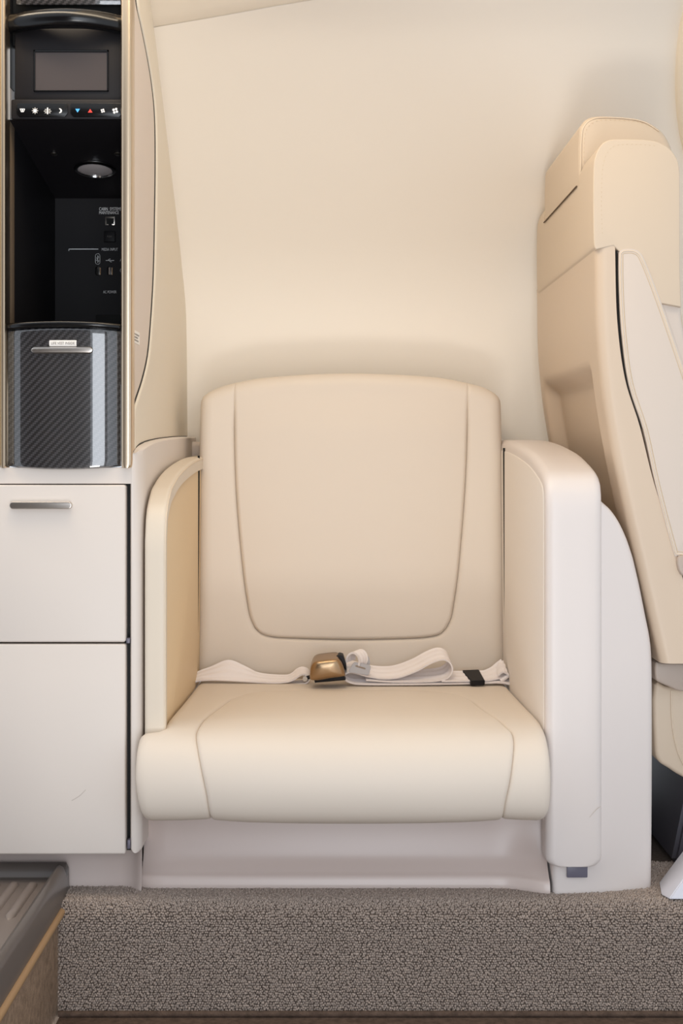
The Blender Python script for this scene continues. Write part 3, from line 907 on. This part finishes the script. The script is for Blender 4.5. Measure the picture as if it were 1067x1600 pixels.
c_left = np.array([(-0.252, sE), (-0.254, s_from_py(1276)), (-0.259, s_from_py(1250)), (-0.262, s_from_py(1215)), (-0.262, s_from_py(1170)), (-0.261, s_of_y(1.735)), (-0.2585, s_of_y(1.745)), (-0.240, s_of_y(1.749)), (-0.2325, s_of_y(1.757)), (-0.2318, s_of_y(1.80)), (-0.2318, 0.0)])
c_back = np.array([(-0.2318, 0.0), (0.0, 0.0), (0.2640, 0.0)])
c_right = np.array([(0.2640, 0.0), (0.2640, s_of_y(1.80)), (0.2645, s_of_y(1.757)), (0.2655, s_from_py(1170)), (0.266, s_from_py(1215)), (0.2655, s_from_py(1245)), (0.264, s_from_py(1270)), (0.262, s_from_py(1276)), (0.262, sE)])
SL = smooth_pts([dom(*p) for p in ((330.5, 1279), (323, 1245), (315, 1205), (309, 1172), (306.5, 1148), (313, 1132), (336, 1111), (358, 1095))], 5)
SL = np.concatenate([[(SL[0][0] + 0.004, sE)], SL])
SBk = smooth_pts([dom(*p) for p in ((358, 1095), (378, 1086.5), (405, 1081.5), (450, 1079.5), (548, 1079), (650, 1079.5), (690, 1082), (718, 1087), (738, 1096))], 5)
SR = smooth_pts([dom(*p) for p in ((738, 1096), (762, 1114), (788, 1133), (799, 1143), (803, 1160), (801, 1190), (796, 1225), (789, 1258), (784, 1279))], 5)
SR = np.concatenate([SR, [(SR[-1][0] - 0.004, sE)]])
OUTC = np.concatenate([c_left, c_back, c_right]); SEAMC = np.concatenate([SL, SBk, SR])
GC = strip([c_left, c_back, c_right], [SL, SBk, SR], [90, 50, 90], 18)
VC = cush(GC, False, OUTC, SEAMC)
nl = GC.shape[0]
def _sk4(verts, faces):
    # close the two flanks down to an inner spine
    for rows_, xin in ((range(0, 90), 0.03), (range(90 + 48, nl), -0.03)):
        loop = [r * 18 for r in rows_]; base = len(verts)
        for i in loop:
            x, y, z = verts[i]; verts.append((x + xin, max(y, 1.74), min(max(z, 0.12), 0.19)))
        for k in range(len(loop) - 1): faces.append((loop[k], loop[k + 1], base + k + 1, base + k))
cu = grid_mesh('seat_cushion', VC, M_LEATH, seat, _sk4)
Gc = coons(SBk, np.array([SL[0], (0, sE), SR[-1]]), SL[::-1], SR, 70, 90)
grid_mesh('centre_panel', cush(Gc, True, np.array([(5, 5), (5, 6)]), SEAMC), M_LEATH, cu)
# piped seam line on the cushion front
def on_c(x, s, h=0.0): 
    G_ = np.array([[[x, s]]]); return cush(G_, False, np.array([(5, 5), (5, 6)]), np.array([(9, 9), (9, 10)]))[0, 0]

# --- base panel under the cushion: coved, flaring forward at its right end
xs_ = np.concatenate([np.linspace(-0.2668, 0.19, 30), np.linspace(0.197, 0.2735, 18)])
pf = smooth_pts([(1.815, 0.125), (1.814, 0.095), (1.812, 0.060), (1.806, 0.036), (1.794, 0.022), (1.786, 0.016), (1.783, 0.008), (1.7825, 0.002)], 5)
rows = []
for y, z in pf:
    row = []
    for x in xs_:
        f = np.clip((x - 0.19) / 0.0835, 0, 1); f = f * f * (3 - 2 * f)
        low = np.clip((0.075 - z) / 0.06, 0, 1)
        yy_ = y - 0.022 * f * f * (0.35 + 0.65 * low)
        fl_ = np.clip((xs_[0] + 0.006 - x) / 0.006, 0, 1)
        row.append((x, yy_ + 0.005 * fl_ ** 2, z))
    rows.append(row)
grid_mesh('base_panel', np.array(rows), M_BASE, seat)
box('base_body', (-0.262, 1.82, 0.0), (0.285, 2.28, 0.112), M_BASE, seat, 0.002)

# --- armrests
def sweep_cap(name, path, x0, x1, depth, rc, mat, parent, end_round=0.012, flip=False):
    """band of width x0..x1 following a (y,z) path; rounded long edges, closed with inner faces"""
    P0 = np.array(path); ln = np.linalg.norm(np.diff(P0, axis=0), axis=1).sum()
    tt = np.unique(np.r_[end_round * (1 - np.cos(np.linspace(0, math.pi / 2, 9))) / ln, np.linspace(end_round / ln, 1, 64)])
    P = resample(path, tt); T = np.gradient(P, axis=0); T /= np.linalg.norm(T, axis=1, keepdims=True)
    # path runs bottom-front -> up -> back; outward normal is to the left of travel seen from +X ... front (-y)/up
    Nn = np.stack([-T[:, 1], T[:, 0]], 1)
    dist = np.r_[0, np.cumsum(np.linalg.norm(np.diff(P, axis=0), axis=1))]
    # extra stations near the bottom end
    V = []
    sec = []
    k = 6
    for t in np.linspace(0, 1, k): sec.append(('l', t))
    mids = np.linspace(0, 1, 6)[1:-1]
    for d, p, n in zip(dist, P, Nn):
        inset = 0.0
        if d < end_round: inset = end_round - math.sqrt(max(0, end_round ** 2 - (end_round - d) ** 2))
        a0, a1 = x0 + inset, x1 - inset
        row = [(a0, -depth)]
        for t in np.linspace(0, math.pi / 2, 6): row.append((a0 + rc * (1 - math.cos(t)), -rc * (1 - math.sin(t))))
        for m_ in mids: row.append((a0 + rc + (a1 - a0 - 2 * rc) * m_, 0.0))
        for t in np.linspace(math.pi / 2, 0, 6): row.append((a1 - rc * (1 - math.cos(t)), -rc * (1 - math.sin(t))))
        row.append((a1, -depth))
        V.append([(x, p[0] + n[0] * h, p[1] + n[1] * h) for x, h in row])
    V = np.array(V)
    # bottom end rolls inwards
    first = V[0].copy(); mid = first.mean(0)
    low = first.copy(); low[:, 1] = np.maximum(low[:, 1] + 0.004, low[:, 1]); low[:, 2] -= 0.0015; low = mid + (low - mid) * np.array([0.96, 1, 1])
    low2 = low.copy(); low2[:, 1] = P[0, 0] + depth; low2[:, 2] -= 0.0
    V = np.concatenate([low2[None], low[None], V])
    return grid_mesh(name, V, mat, parent, None, 50)
RP = np.concatenate([np.array([(1.752, z) for z in np.r_[0.040, 0.0405, 0.042, 0.045, 0.05, np.linspace(0.06, 0.5, 20)]]),
      smooth_pts([(1.752, 0.510), (1.754, 0.526), (1.762, 0.543), (1.79, 0.557), (1.877, 0.574), (1.954, 0.583), (2.067, 0.592), (2.193, 0.598), (2.33, 0.600)], 6)])
LPf = np.concatenate([np.array([(1.7515, z) for z in np.r_[0.13, 0.132, 0.136, np.linspace(0.15, 0.44, 15)]]),
      smooth_pts([(1.752, 0.465), (1.765, 0.503), (1.80, 0.526), (1.83, 0.536), (1.938, 0.554), (2.129, 0.568), (2.33, 0.573)], 6)])
def inset_path(path, d):
    P = resample(path, np.linspace(0, 1, 60)); T = np.gradient(P, axis=0); T /= np.linalg.norm(T, axis=1, keepdims=True)
    return P - d * np.stack([-T[:, 1], T[:, 0]], 1)
# right arm: housing (part), cap, inner pad and latch (sub-parts)
def yh(px): 
    t = np.clip((px - 863) / 157, 0, 1); return 1.762 + 0.026 * t * t
hT = smooth_pts([(863, 760), (900, 765), (930, 775), (943, 786), (955, 797), (968, 816), (980, 842), (990, 872)], 4)
hR = smooth_pts([(990, 872), (1000, 915), (1010, 965), (1016, 995), (1019, 1025), (1020, 1080), (1020, 1200), (1019.5, 1300), (1018.5, 1393)], 5)
hB = smooth_pts([(863, 1402), (880, 1404), (910, 1404), (950, 1402), (985, 1398), (1018.5, 1393)], 4)
hL = np.array([(863, 760), (863, 1402)])
Gh = coons(hT, hB, hL, hR, 40, 60)
OH = np.concatenate([hT, hR])
P_ = Gh.reshape(-1, 2); dh = np.minimum(seg_dist(P_, OH), seg_dist(P_, hL)) * 1.77 / FOC
hh_ = rnd(dh, 0.007, 0.007)
Yh = yh(P_[:, 0]); Vh = np.stack([(P_[:, 0] - CX) * Yh / FOC, Yh - hh_, H - (P_[:, 1] - CY) * Yh / FOC], 1)
Vh[:, 2] = np.maximum(Vh[:, 2], 0.0005)
def _skh(verts, faces):
    add_skirt(verts, faces, [c for c in range(40)], (0, 0.45, 0)); add_skirt(verts, faces, [r * 40 + 39 for r in range(60)], (0, 0.45, 0))
    add_skirt(verts, faces, [r * 40 for r in range(60)], (0, 0.45, 0))
house = grid_mesh('armrest', Vh.reshape(60, 40, 3), M_ARM, seat, _skh)
house['label'] = 'wide cream armrest with lower side housing'
sweep_cap('arm_cap', RP, 0.2665, 0.3405, 0.035, 0.011, M_ARM, house)
ip = inset_path(RP, 0.016); ip = ip[ip[:, 1] > 0.09]
prism('inner_pad', [tuple(p) for p in ip] + [(2.33, 0.09)], 'x', 0.2655, 0.31, M_PADR, house, 0.003, 3)
pbox('latch', 885, 1350, 917.5, 1370.5, 1.762, 0.0030, M_GREYCLIP, house, 0.0012)
sc = smooth_pts([(921, 1277), (928, 1269), (934, 1263), (939, 1260)], 4)
mesh('scuff_mark', [tuple(pt(a, b + d, 1.7512)) for a, b in sc for d in (-0.6, 0.6)], [(2 * i, 2 * i + 1, 2 * i + 3, 2 * i + 2) for i in range(len(sc) - 1)], M_SCUFF, house)
# black tubes stand in for the shadow gaps between backrest and armrests
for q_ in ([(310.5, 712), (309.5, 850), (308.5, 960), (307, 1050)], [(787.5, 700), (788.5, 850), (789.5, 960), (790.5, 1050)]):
    tube('arm_gap_shadow', [tuple(pt(a, b, 2.192)) for a, b in smooth_pts(q_, 4)], 0.0019, M_BLACK, seat, 6)
# left arm
la = sweep_cap('armrest', LPf, -0.2568, -0.2300, 0.02, 0.0045, M_CAPL, seat, 0.004)
la['label'] = 'slim armrest with tan inner pad against the cabinet'
ip = inset_path(LPf, 0.0045)
prism('inner_pad', [tuple(p) for p in ip] + [(2.33, 0.13)], 'x', -0.256, -0.2335, M_LEATH2, la, 0.0025, 3)
ipp = inset_path(LPf, 0.0035)
tube('piping', [(-0.2303, y, z) for y, z in ipp if z > 0.2], 0.0011, M_PIPE, la, 6)

# ------------------------------------------------------------------ lap belts
def strap_pts(list_near, list_far, n=5):
    a = smooth_pts([tuple(pt(*p)) for p in list_near], n); b = smooth_pts([tuple(pt(*p)) for p in list_far], n)
    return a, b
lb_ = thing('lap_belt', 'pale lap belt strap with bronze lift-lever buckle on the seat', 'seat belt', (-0.08, 2.15, 0.208))
yn, yf = 2.15, 2.178
nr = [(297.5, 1070), (309, 1064.5), (327, 1063), (355, 1064), (384, 1065.5), (410, 1066.5), (432, 1067), (449, 1065.5), (459, 1062), (468, 1056), (475, 1054), (481, 1057), (483, 1062), (479, 1067), (468, 1069.5), (440, 1070.5), (411, 1070)]
fa_ = [(299, 1060), (309, 1050), (330, 1042), (357, 1031.5), (382, 1041), (401, 1050.5), (421, 1054), (447, 1055), (457, 1051.5), (464, 1045.5), (472, 1042.5), (480, 1045), (484, 1052), (482, 1060), (472, 1063.5), (440, 1064), (411, 1064)]
a, b = strap_pts([(x, y, yn) for x, y in nr], [(x, y, yf) for x, y in fa_])
ribbon('webbing', a, b, M_WEB, lb_)
tube('hinge_bar', [tuple(pt(476.5, 1061, 2.145)), tuple(pt(477, 1052, 2.178))], 0.0042, M_CHROME2, lb_)
tube('hinge_bar', [tuple(pt(476, 1060, 2.150)), tuple(pt(490, 1056, 2.150))], 0.003, M_DARK, lb_)
# buckle: tapered block, front face lower than the top
bk = [(485, 1062), (484, 1050), (486, 1040), (491, 1034), (500, 1031.5), (524, 1029), (531, 1032), (535.5, 1040), (539.5, 1054), (536, 1057), (515, 1060), (498, 1063)]
bkp = [(pt(x, y, 2.105).x, pt(x, y, 2.105).z) for x, y in bk]
bm = bmesh.new()
layers = [(2.105, 0.90, 0), (2.101, 0.985, 0.0), (2.106, 1.0, 0.0008), (2.135, 0.97, 0.005), (2.150, 0.90, 0.0065), (2.156, 0.75, 0.0065)]
mcx = sum(p[0] for p in bkp) / len(bkp); mcz = sum(p[1] for p in bkp) / len(bkp)
sm = smooth_pts(bkp, 3, True)
rings = [[bm.verts.new((mcx + (x - mcx) * s, y, mcz + (z - mcz) * s + dz)) for x, z in sm] for y, s, dz in ((2.0975, 0.30, 0), (2.0982, 0.60, 0), (2.0995, 0.80, 0), (2.1010, 0.91, 0), (2.1035, 0.975, 0), (2.107, 1.0, 0), (2.132, 0.98, 0.003), (2.146, 0.93, 0.005), (2.152, 0.8, 0.006))]
n = len(sm)
for i in range(len(rings) - 1):
    for k in range(n): bm.faces.new((rings[i][k], rings[i][(k + 1) % n], rings[i + 1][(k + 1) % n], rings[i + 1][k]))
bm.faces.new(rings[0]); bm.faces.new(rings[-1][::-1])
buck = from_bm('buckle', bm, M_BRONZE, lb_, 40)
pprism('release_lever', [(521, 1026.5), (531, 1023.5), (536, 1025), (541, 1040), (541.5, 1049), (537.5, 1042), (532, 1031), (524, 1030.5)], 2.120, 2.150, M_DARK, buck, 0.0015, 2)
pprism('buckle_shadow', [(490, 1060), (538, 1056), (540, 1063), (492, 1067)], 2.11, 2.15, M_DARK, buck, 0.001, 2)  # dark block put in for the shadow beneath the buckle

rb = thing('lap_belt', 'folded pale lap belt with steel tongue and black keeper loop', 'seat belt', (0.15, 2.15, 0.208))
pa = [(808, 1076), (797, 1070), (780, 1067), (740, 1068), (650, 1069.5), (570, 1069.5), (548, 1067), (537.5, 1060), (541, 1052.5), (552, 1051), (572, 1056.5), (597, 1060.5), (622, 1059), (650, 1049), (672, 1037), (690, 1031), (702, 1035), (707, 1046), (702, 1057), (690, 1063), (660, 1065.5), (610, 1065.5), (572, 1063)]
near = smooth_pts([tuple(pt(x, y, 2.125)) for x, y in pa], 6)
off = np.array([0.0, 0.040, 0.0125])
far = near + off
far[:, 0] -= 0.004
ribbon('webbing', near, far, M_WEB, rb)
# running end that flares up beside the keeper, with a rolled hem
a, b = strap_pts([(690, 1067, 2.124), (735, 1066.5, 2.124), (757, 1066, 2.125), (775, 1063.5, 2.128), (788, 1060, 2.132), (793, 1057, 2.134)], [(690, 1051, 2.166), (722, 1051.5, 2.166), (748, 1052, 2.166), (765, 1046.5, 2.166), (777, 1037, 2.166), (783, 1032.5, 2.166)])
a[:, 2] += 0.0022; b[:, 2] += 0.0022
ribbon('running_end', a, b, M_WEB, rb)
tube('hem', [tuple(pt(782, 1064, 2.130)), tuple(pt(795, 1055, 2.132))], 0.0034, M_WEB, rb, 10)
ribbon('hem_fold', smooth_pts([tuple(pt(x, y, 2.126)) for x, y in ((778, 1056), (786, 1050.5), (795, 1055))], 4), smooth_pts([tuple(pt(x, y, 2.166)) for x, y in ((775, 1040), (779, 1034), (786, 1033))], 4), M_WEB, rb)
# black keeper
kp = bmesh.new()
q = [pt(x, y, Y) for x, y, Y in ((736, 1068.5, 2.118), (757.5, 1067.5, 2.118), (748, 1050, 2.168), (721.5, 1051, 2.168))]
tk = [v + Vector((0, -0.001, 0.0045)) for v in q]
lowk = [v + Vector((0, 0.001, -0.0035)) for v in q]
vsk = [kp.verts.new(v) for v in tk + lowk]
for f in ((0, 1, 2, 3), (7, 6, 5, 4), (0, 4, 5, 1), (1, 5, 6, 2), (2, 6, 7, 3), (3, 7, 4, 0)): kp.faces.new([vsk[i] for i in f])
bmesh.ops.recalc_face_normals(kp, faces=kp.faces)
bmesh.ops.bevel(kp, geom=list(kp.edges), offset=0.0009, segments=2, affect='EDGES')
tagl(from_bm('keeper', kp, M_DARK, rb), 'black keeper loop')
# tongue: bent steel plate with slots, rolled webbing above
def plate(name, pxs, Y0, tilt, th, hole, mat, parent):
    """pixel outline on a plane leaning back by tilt; slot is a dark inset"""
    z0 = pt(0, max(p[1] for p in pxs), Y0).z
    def W(p, o=0.0):
        v = pt(p[0], p[1], Y0); dz = v.z - z0; return Vector((v.x, Y0 + dz * tilt - o, v.z))
    bm = bmesh.new(); A = [bm.verts.new(W(p, th)) for p in pxs]; B = [bm.verts.new(W(p, 0)) for p in pxs]; n = len(pxs)
    fa = bm.faces.new(A); bm.faces.new(B[::-1])
    for i in range(n): bm.faces.new((A[i], B[i], B[(i + 1) % n], A[(i + 1) % n]))
    bmesh.ops.recalc_face_normals(bm, faces=bm.faces)
    bmesh.ops.bevel(bm, geom=list(fa.edges), offset=0.0006, segments=2, affect='EDGES')
    o = from_bm(name, bm, mat, parent)
    if hole:
        bm = bmesh.new(); f = bm.faces.new([bm.verts.new(W(p, th + 0.0002)) for p in hole]); from_bm('slot', bm, M_BROWN, o)
    return o
def slot(x0, y0, x1, y1, w):
    a = np.array((x0, y0)); b = np.array((x1, y1)); d = (b - a) / np.hypot(*(b - a)); q = np.array([-d[1], d[0]]) * w / 2
    out = []
    for c, s in ((b, 1), (a, -1)):
        for t in np.linspace(-math.pi / 2, math.pi / 2, 6): out.append(tuple(c + s * (d * math.cos(t) * w / 2 + q * math.sin(t))))
    return out
plate('tongue', smooth_pts([(545, 1050), (548, 1043), (552, 1036.5), (557, 1035.5), (572, 1038), (579, 1041), (578, 1048), (575.5, 1054.5), (566, 1053.5), (555, 1051.5)], 2, True).tolist(), 2.122, 0.25, 0.0018, slot(556.5, 1040.8, 570, 1044.8, 2.6), M_STEEL, rb)
plate('tongue_tab', smooth_pts([(568, 1025), (575, 1025.5), (577.5, 1031), (577.5, 1039), (570, 1037.5), (567, 1034)], 2, True).tolist(), 2.150, 0.25, 0.0018, slot(569.5, 1029.5, 572, 1031.5, 2.2), M_STEEL, rb)
# rolled end of webbing held in the tongue
V = []
for t in np.linspace(-0.2, math.pi + 0.9, 22):
    c = pt(556.5, 1032, 2.135); r_ = 0.0105
    ax = Vector((0.55, 0.835, 0.0)).normalized(); u = Vector((0.90, -0.3, 0)).normalized()
    p = c + u * (-r_ * math.cos(t)) + Vector((0, 0, r_ * 1.25 * math.sin(t)))
    V.append((tuple(p - ax * 0.010 ), tuple(p + ax * 0.014 + Vector((0, 0, 0.002)))))
ribbon('webbing_roll', [v[0] for v in V], [v[1] for v in V], M_WEB, rb, 0.002)

# ------------------------------------------------------------------ passenger seat on the right
ps = thing('passenger_seat', 'cream leather passenger seat seen from behind, at the right photo edge', 'seat', (0.62, 2.05, 0))
YN, YFa = 1.785, 2.335
def sx(px): return (px - CX) * YN / FOC
def sz(py): return H - (py - CY) * YN / FOC
BK = smooth_pts([(930, 372), (931, 400), (932.5, 500), (940, 590), (950, 660), (969, 760), (1000, 895), (1033, 1037)], 6)
RK = smooth_pts([(961, 372), (961, 400), (964, 500), (976, 591), (999, 665), (1022, 756), (1056, 862), (1098, 1037)], 6)
zk = np.linspace(sz(1037), sz(378), 90)
bx = np.interp(zk, [sz(p[1]) for p in BK[::-1]], [sx(p[0]) for p in BK[::-1]]); rx_ = np.interp(zk, [sz(p[1]) for p in RK[::-1]], [sx(p[0]) for p in RK[::-1]])
rows = []
def smst(a, b, v): t = np.clip((v - a) / (b - a), 0, 1); return t * t * (3 - 2 * t)
for z, xb, xr2 in zip(zk, bx, rx_):
    row = []
    r = 0.014
    for t in np.linspace(1, 0, 4): row.append((xr2 + (xb + r - xr2) * (1 - t), YFa, z))
    for t in np.linspace(0, math.pi / 2, 7)[1:]: row.append((xb + r - r * math.sin(t), YFa - r + r * math.cos(t), z))
    for y in np.concatenate([np.linspace(YFa - r, 2.30, 3)[1:], np.linspace(2.298, 2.262, 12), np.linspace(2.255, 1.895, 30), np.linspace(1.89, 1.845, 12), np.linspace(1.84, YN + r, 5)]):
        d = 0.024 * smst(2.295, 2.268, y) * smst(1.848, 1.885, y) * smst(0.705, 0.672, z)
        row.append((xb + d, y, z))
    for t in np.linspace(0, math.pi / 2, 7)[1:]: row.append((xb + r - r * math.cos(t), YN + r - r * math.sin(t), z))
    for t in np.linspace(0, 1, 5)[1:]: row.append((xb + r + (xr2 - xb - r) * t, YN, z))
    row.append((xr2 + 0.001, YN + 0.003, z)); row.append((xr2, YN + 0.02, z))
    rows.append(row)
shell = grid_mesh('back_shell', np.array(rows), M_SHELL, ps, None, 50)
shell['label'] = 'tan moulded back shell with recessed pocket'
# upper leather block with a notch for the headrest
def poly_at(pxs, Y): return [((a - CX) * Y / FOC, H - (b - CY) * Y / FOC) for a, b in pxs]
ub = [(927, 384), (926.5, 330), (927, 262), (930, 244), (937, 229), (947, 220.5), (962, 217.5), (1000, 218), (1025, 221), (1043, 230), (1055, 244), (1061, 262), (1062, 300), (1062, 420), (1064, 480), (1010, 470), (975, 400), (958, 384)]
ub = smooth_pts([(931, 390), (927.5, 380)] + ub[1:14], 4).tolist() + ub[14:]
up = prism('upper_backrest', poly_at(ub, YN), 'y', YN - 0.001, 2.300, M_LEATH3, ps, 0.010, 4)
nb = bmesh.new(); add_box(nb, (0.25, 1.893, 0.958), (0.7, 2.228, 1.3)); cut = from_bm('cut', nb, None)
boolean(up, cut)
hr = [(905, 290), (904.5, 240), (905.5, 205), (909, 194), (917, 185), (930, 180.5), (950, 180), (975, 181.5), (1000, 185), (1020, 193), (1036, 205), (1046, 220), (1052, 240), (1055, 290)]
hrp = poly_at(smooth_pts(hr, 4).tolist(), 1.897)
prism('headrest', hrp, 'y', 1.897, 2.224, M_LEATH3, ps, 0.009, 4)
tube('slot_line', [(0.3330, y, 0.957) for y in np.linspace(1.905, 2.212, 8)], 0.0011, M_DKSEAM, ps, 6)
# piping and stitches along the wing and headrest edges
def edge_line(pxs, Y, r, name, mat, dash=False):
    P = smooth_pts(pxs, 6)
    if not dash: return tube(name, [tuple(pt(a, b, Y)) for a, b in P], r, mat, ps, 6)
    bm = bmesh.new(); L = resample(P, np.linspace(0, 1, 61))
    for i in range(0, 60, 2): tube(name, [tuple(pt(*L[i], Y)), tuple(pt(*(L[i] * 0.35 + L[i + 1] * 0.65), Y))], r, mat, None, 5, bm)
    return from_bm(name, bm, mat, ps, 60)
wing_e = [(938, 381), (933, 360), (931.5, 320), (932.5, 270), (936, 245), (944, 229), (956, 222), (985, 220.5), (1020, 223)]
edge_line([(x + 1.5, y + 1) for x, y in wing_e], YN + 0.0006, 0.0009, 'piping', M_PIPE)
edge_line([(x + 8, y + 5) for x, y in wing_e[1:]], YN - 0.0010, 0.00028, 'stitching', M_SEAM, True)
hd_e = [(906, 285), (906, 240), (907.5, 208), (912, 195), (921, 187), (936, 183), (975, 184), (1005, 190), (1028, 204)]
edge_line([(x + 1.5, y + 1) for x, y in hd_e], 1.8978, 0.0009, 'piping', M_PIPE)
edge_line([(x + 6, y + 4.5) for x, y in hd_e], 1.8965, 0.00028, 'stitching', M_SEAM, True)
# backrest cushion (front of the seat, faces away) and side panel with piping
bc = [(962, 384), (966, 420), (968, 505), (981, 592), (1004, 665), (1028, 756), (1062, 862), (1102, 1030), (1190, 1030), (1180, 900), (1150, 800), (1112, 690), (1085, 590), (1068, 500), (1062, 420), (1060, 384)]
prism('back_cushion', poly_at(bc, YN), 'y', YN + 0.006, YFa - 0.006, M_SIDEP, ps, 0.006, 3)
fb2 = [(1040, 250), (1072, 262), (1078, 420), (1090, 520), (1120, 640), (1160, 780), (1205, 1000), (1130, 1000), (1050, 600)]
prism('front_pad', poly_at(fb2, YN), 'y', 1.845, 2.275, M_LEATH2, ps, 0.014, 4)
spn = smooth_pts([(966.5, 402), (968, 393), (974, 389.5), (988, 389), (999, 394), (1007, 407), (1025, 452), (1045, 508), (1067, 572), (1092, 650), (1118, 745), (1132, 820), (1120, 858), (1090, 869), (1058, 868), (1051, 860), (1024, 758), (1005, 672), (982, 600), (971, 520), (967, 450)], 4, True)
prism('side_panel', poly_at(spn, YN), 'y', YN - 0.002, YN + 0.012, M_SIDEP, ps, 0.004, 3)
cpx = np.array(spn).mean(0)
ins = resample(np.concatenate([spn, spn[:1]]), np.linspace(0, 1, 160))
T = np.roll(ins[:-1], -1, 0) - np.roll(ins[:-1], 1, 0); T /= np.linalg.norm(T, axis=1, keepdims=True)
for d, r_, mt in ((3.0, 0.0010, M_PIPE), (6.5, 0.0006, M_SEAM)):
    Q = ins[:-1] + d * np.stack([-T[:, 1], T[:, 0]], 1)
    tube('piping', [tuple(pt(a, b, YN - 0.0018)) for a, b in np.concatenate([Q, Q[:1]])], r_, mt, ps, 6)
tube('edge_gap_shadow', [tuple(pt(a, b, YN + 0.004)) for a, b in smooth_pts([(963, 392), (964.5, 450), (967, 515), (978, 598), (1001, 670)], 4)], 0.0015, M_BLACK, ps, 6)  # black tube draws the shade in the gap along the rail
# pivot cover below the shell
pv = smooth_pts([(1024, 1036), (1036, 1036), (1075, 1037), (1110, 1040), (1112, 1060), (1085, 1078), (1062, 1080), (1045, 1073), (1031, 1067), (1024, 1060)], 3, True)
prism('pivot_cover', poly_at(pv, 1.825), 'y', 1.825, 2.32, M_RAIL, ps, 0.005, 3)
# recline lever at the right border
prism('arm_hinge', poly_at(smooth_pts([(1056, 872), (1070, 866), (1100, 866), (1105, 890), (1085, 902), (1062, 897)], 3, True), YN), 'y', YN - 0.006, YN + 0.02, M_RAIL, ps, 0.003, 3)
sp2 = smooth_pts([(1023, 1070), (1060, 1076), (1200, 1062), (1330, 1062), (1352, 1090), (1350, 1180), (1320, 1215), (1200, 1226), (1095, 1224), (1066, 1214), (1045, 1201), (1028, 1188), (1023, 1160)], 3, True)
prism('seat_pan', poly_at(sp2, 1.85), 'y', 1.85, 2.32, M_LEATH3, ps, 0.014, 4)
tube('piping', [tuple(pt(a, b, 1.8495)) for a, b in smooth_pts([(1049, 1079), (1049, 1110), (1052, 1145), (1058, 1172), (1068, 1195), (1082, 1210)], 4)], 0.0011, M_PIPE, ps, 6)
# pedestal and floor foot
bm = bmesh.new()
tp = [(0.50, 1.90), (1.0, 1.90), (1.0, 2.26), (0.50, 2.26)]; bt = [(0.462, 1.88), (1.05, 1.88), (1.05, 2.28), (0.462, 2.28)]
va = [bm.verts.new((x, y, 0.16)) for x, y in tp]; vb = [bm.verts.new((x, y, 0.004)) for x, y in bt]
bm.faces.new(va); bm.faces.new(vb[::-1])
for i in range(4): bm.faces.new((va[i], va[(i + 1) % 4], vb[(i + 1) % 4], vb[i]))
bmesh.ops.recalc_face_normals(bm, faces=bm.faces); bmesh.ops.bevel(bm, geom=list(bm.edges), offset=0.006, segments=2, affect='EDGES')
from_bm('pedestal', bm, M_PED, ps)
bm = bmesh.new()
f0 = [(0.4165, 1.752, 0.0035), (0.423, 1.735, 0.0035), (0.70, 1.735, 0.0035), (0.70, 1.80, 0.0035), (0.425, 1.80, 0.0035)]
f1 = [(0.456, 1.762, 0.050), (0.462, 1.748, 0.050), (0.70, 1.748, 0.050), (0.70, 1.80, 0.050), (0.46, 1.80, 0.050)]
va = [bm.verts.new(v) for v in f0]; vb = [bm.verts.new(v) for v in f1]
bm.faces.new(va); bm.faces.new(vb[::-1])
for i in range(5): bm.faces.new((va[i], va[(i + 1) % 5], vb[(i + 1) % 5], vb[i]))
bmesh.ops.recalc_face_normals(bm, faces=bm.faces); bmesh.ops.bevel(bm, geom=list(bm.edges), offset=0.0012, segments=2, affect='EDGES')
from_bm('floor_foot', bm, M_FOOT, ps)

# ------------------------------------------------------------------ window surround at the right border
wc = Vector((0.64, 0, 1.22)); a_, b_ = 0.13, 0.24
def oval(t, r): return wc.x + a_ * r * math.cos(t) - 0.2 * b_ * r * math.sin(t), wc.z + b_ * r * math.sin(t)
def wall_pt(x, z, h):
    y = wall_y(z); dy = (wall_y(z + 0.01) - wall_y(z - 0.01)) / 0.02
    n = Vector((0, -1, -(-dy))).normalized() if False else Vector((0, -1, dy)).normalized()
    return Vector((x, y, z)) + n * h
rows = []
for rr_, h in ((1.0, -0.003), (0.995, 0.003), (0.98, 0.008), (0.95, 0.013), (0.90, 0.016), (0.82, 0.016), (0.74, 0.010), (0.68, -0.004)):
    row = []
    for t in np.linspace(0, 2 * math.pi, 61):
        x, z = oval(t, rr_); row.append(tuple(wall_pt(x, z, h)))
    rows.append(row)
win = struct(grid_mesh('window_1', np.array(rows), M_LINER))
rows2 = []
for rr_ in (0.72, 0.5, 0.25, 0.02):
    row = []
    for t in np.linspace(0, 2 * math.pi, 61):
        x, z = oval(t, rr_); row.append(tuple(wall_pt(x, z, 0.001)))
    rows2.append(row)
grid_mesh('pane', np.array(rows2), M_GLASS, win)
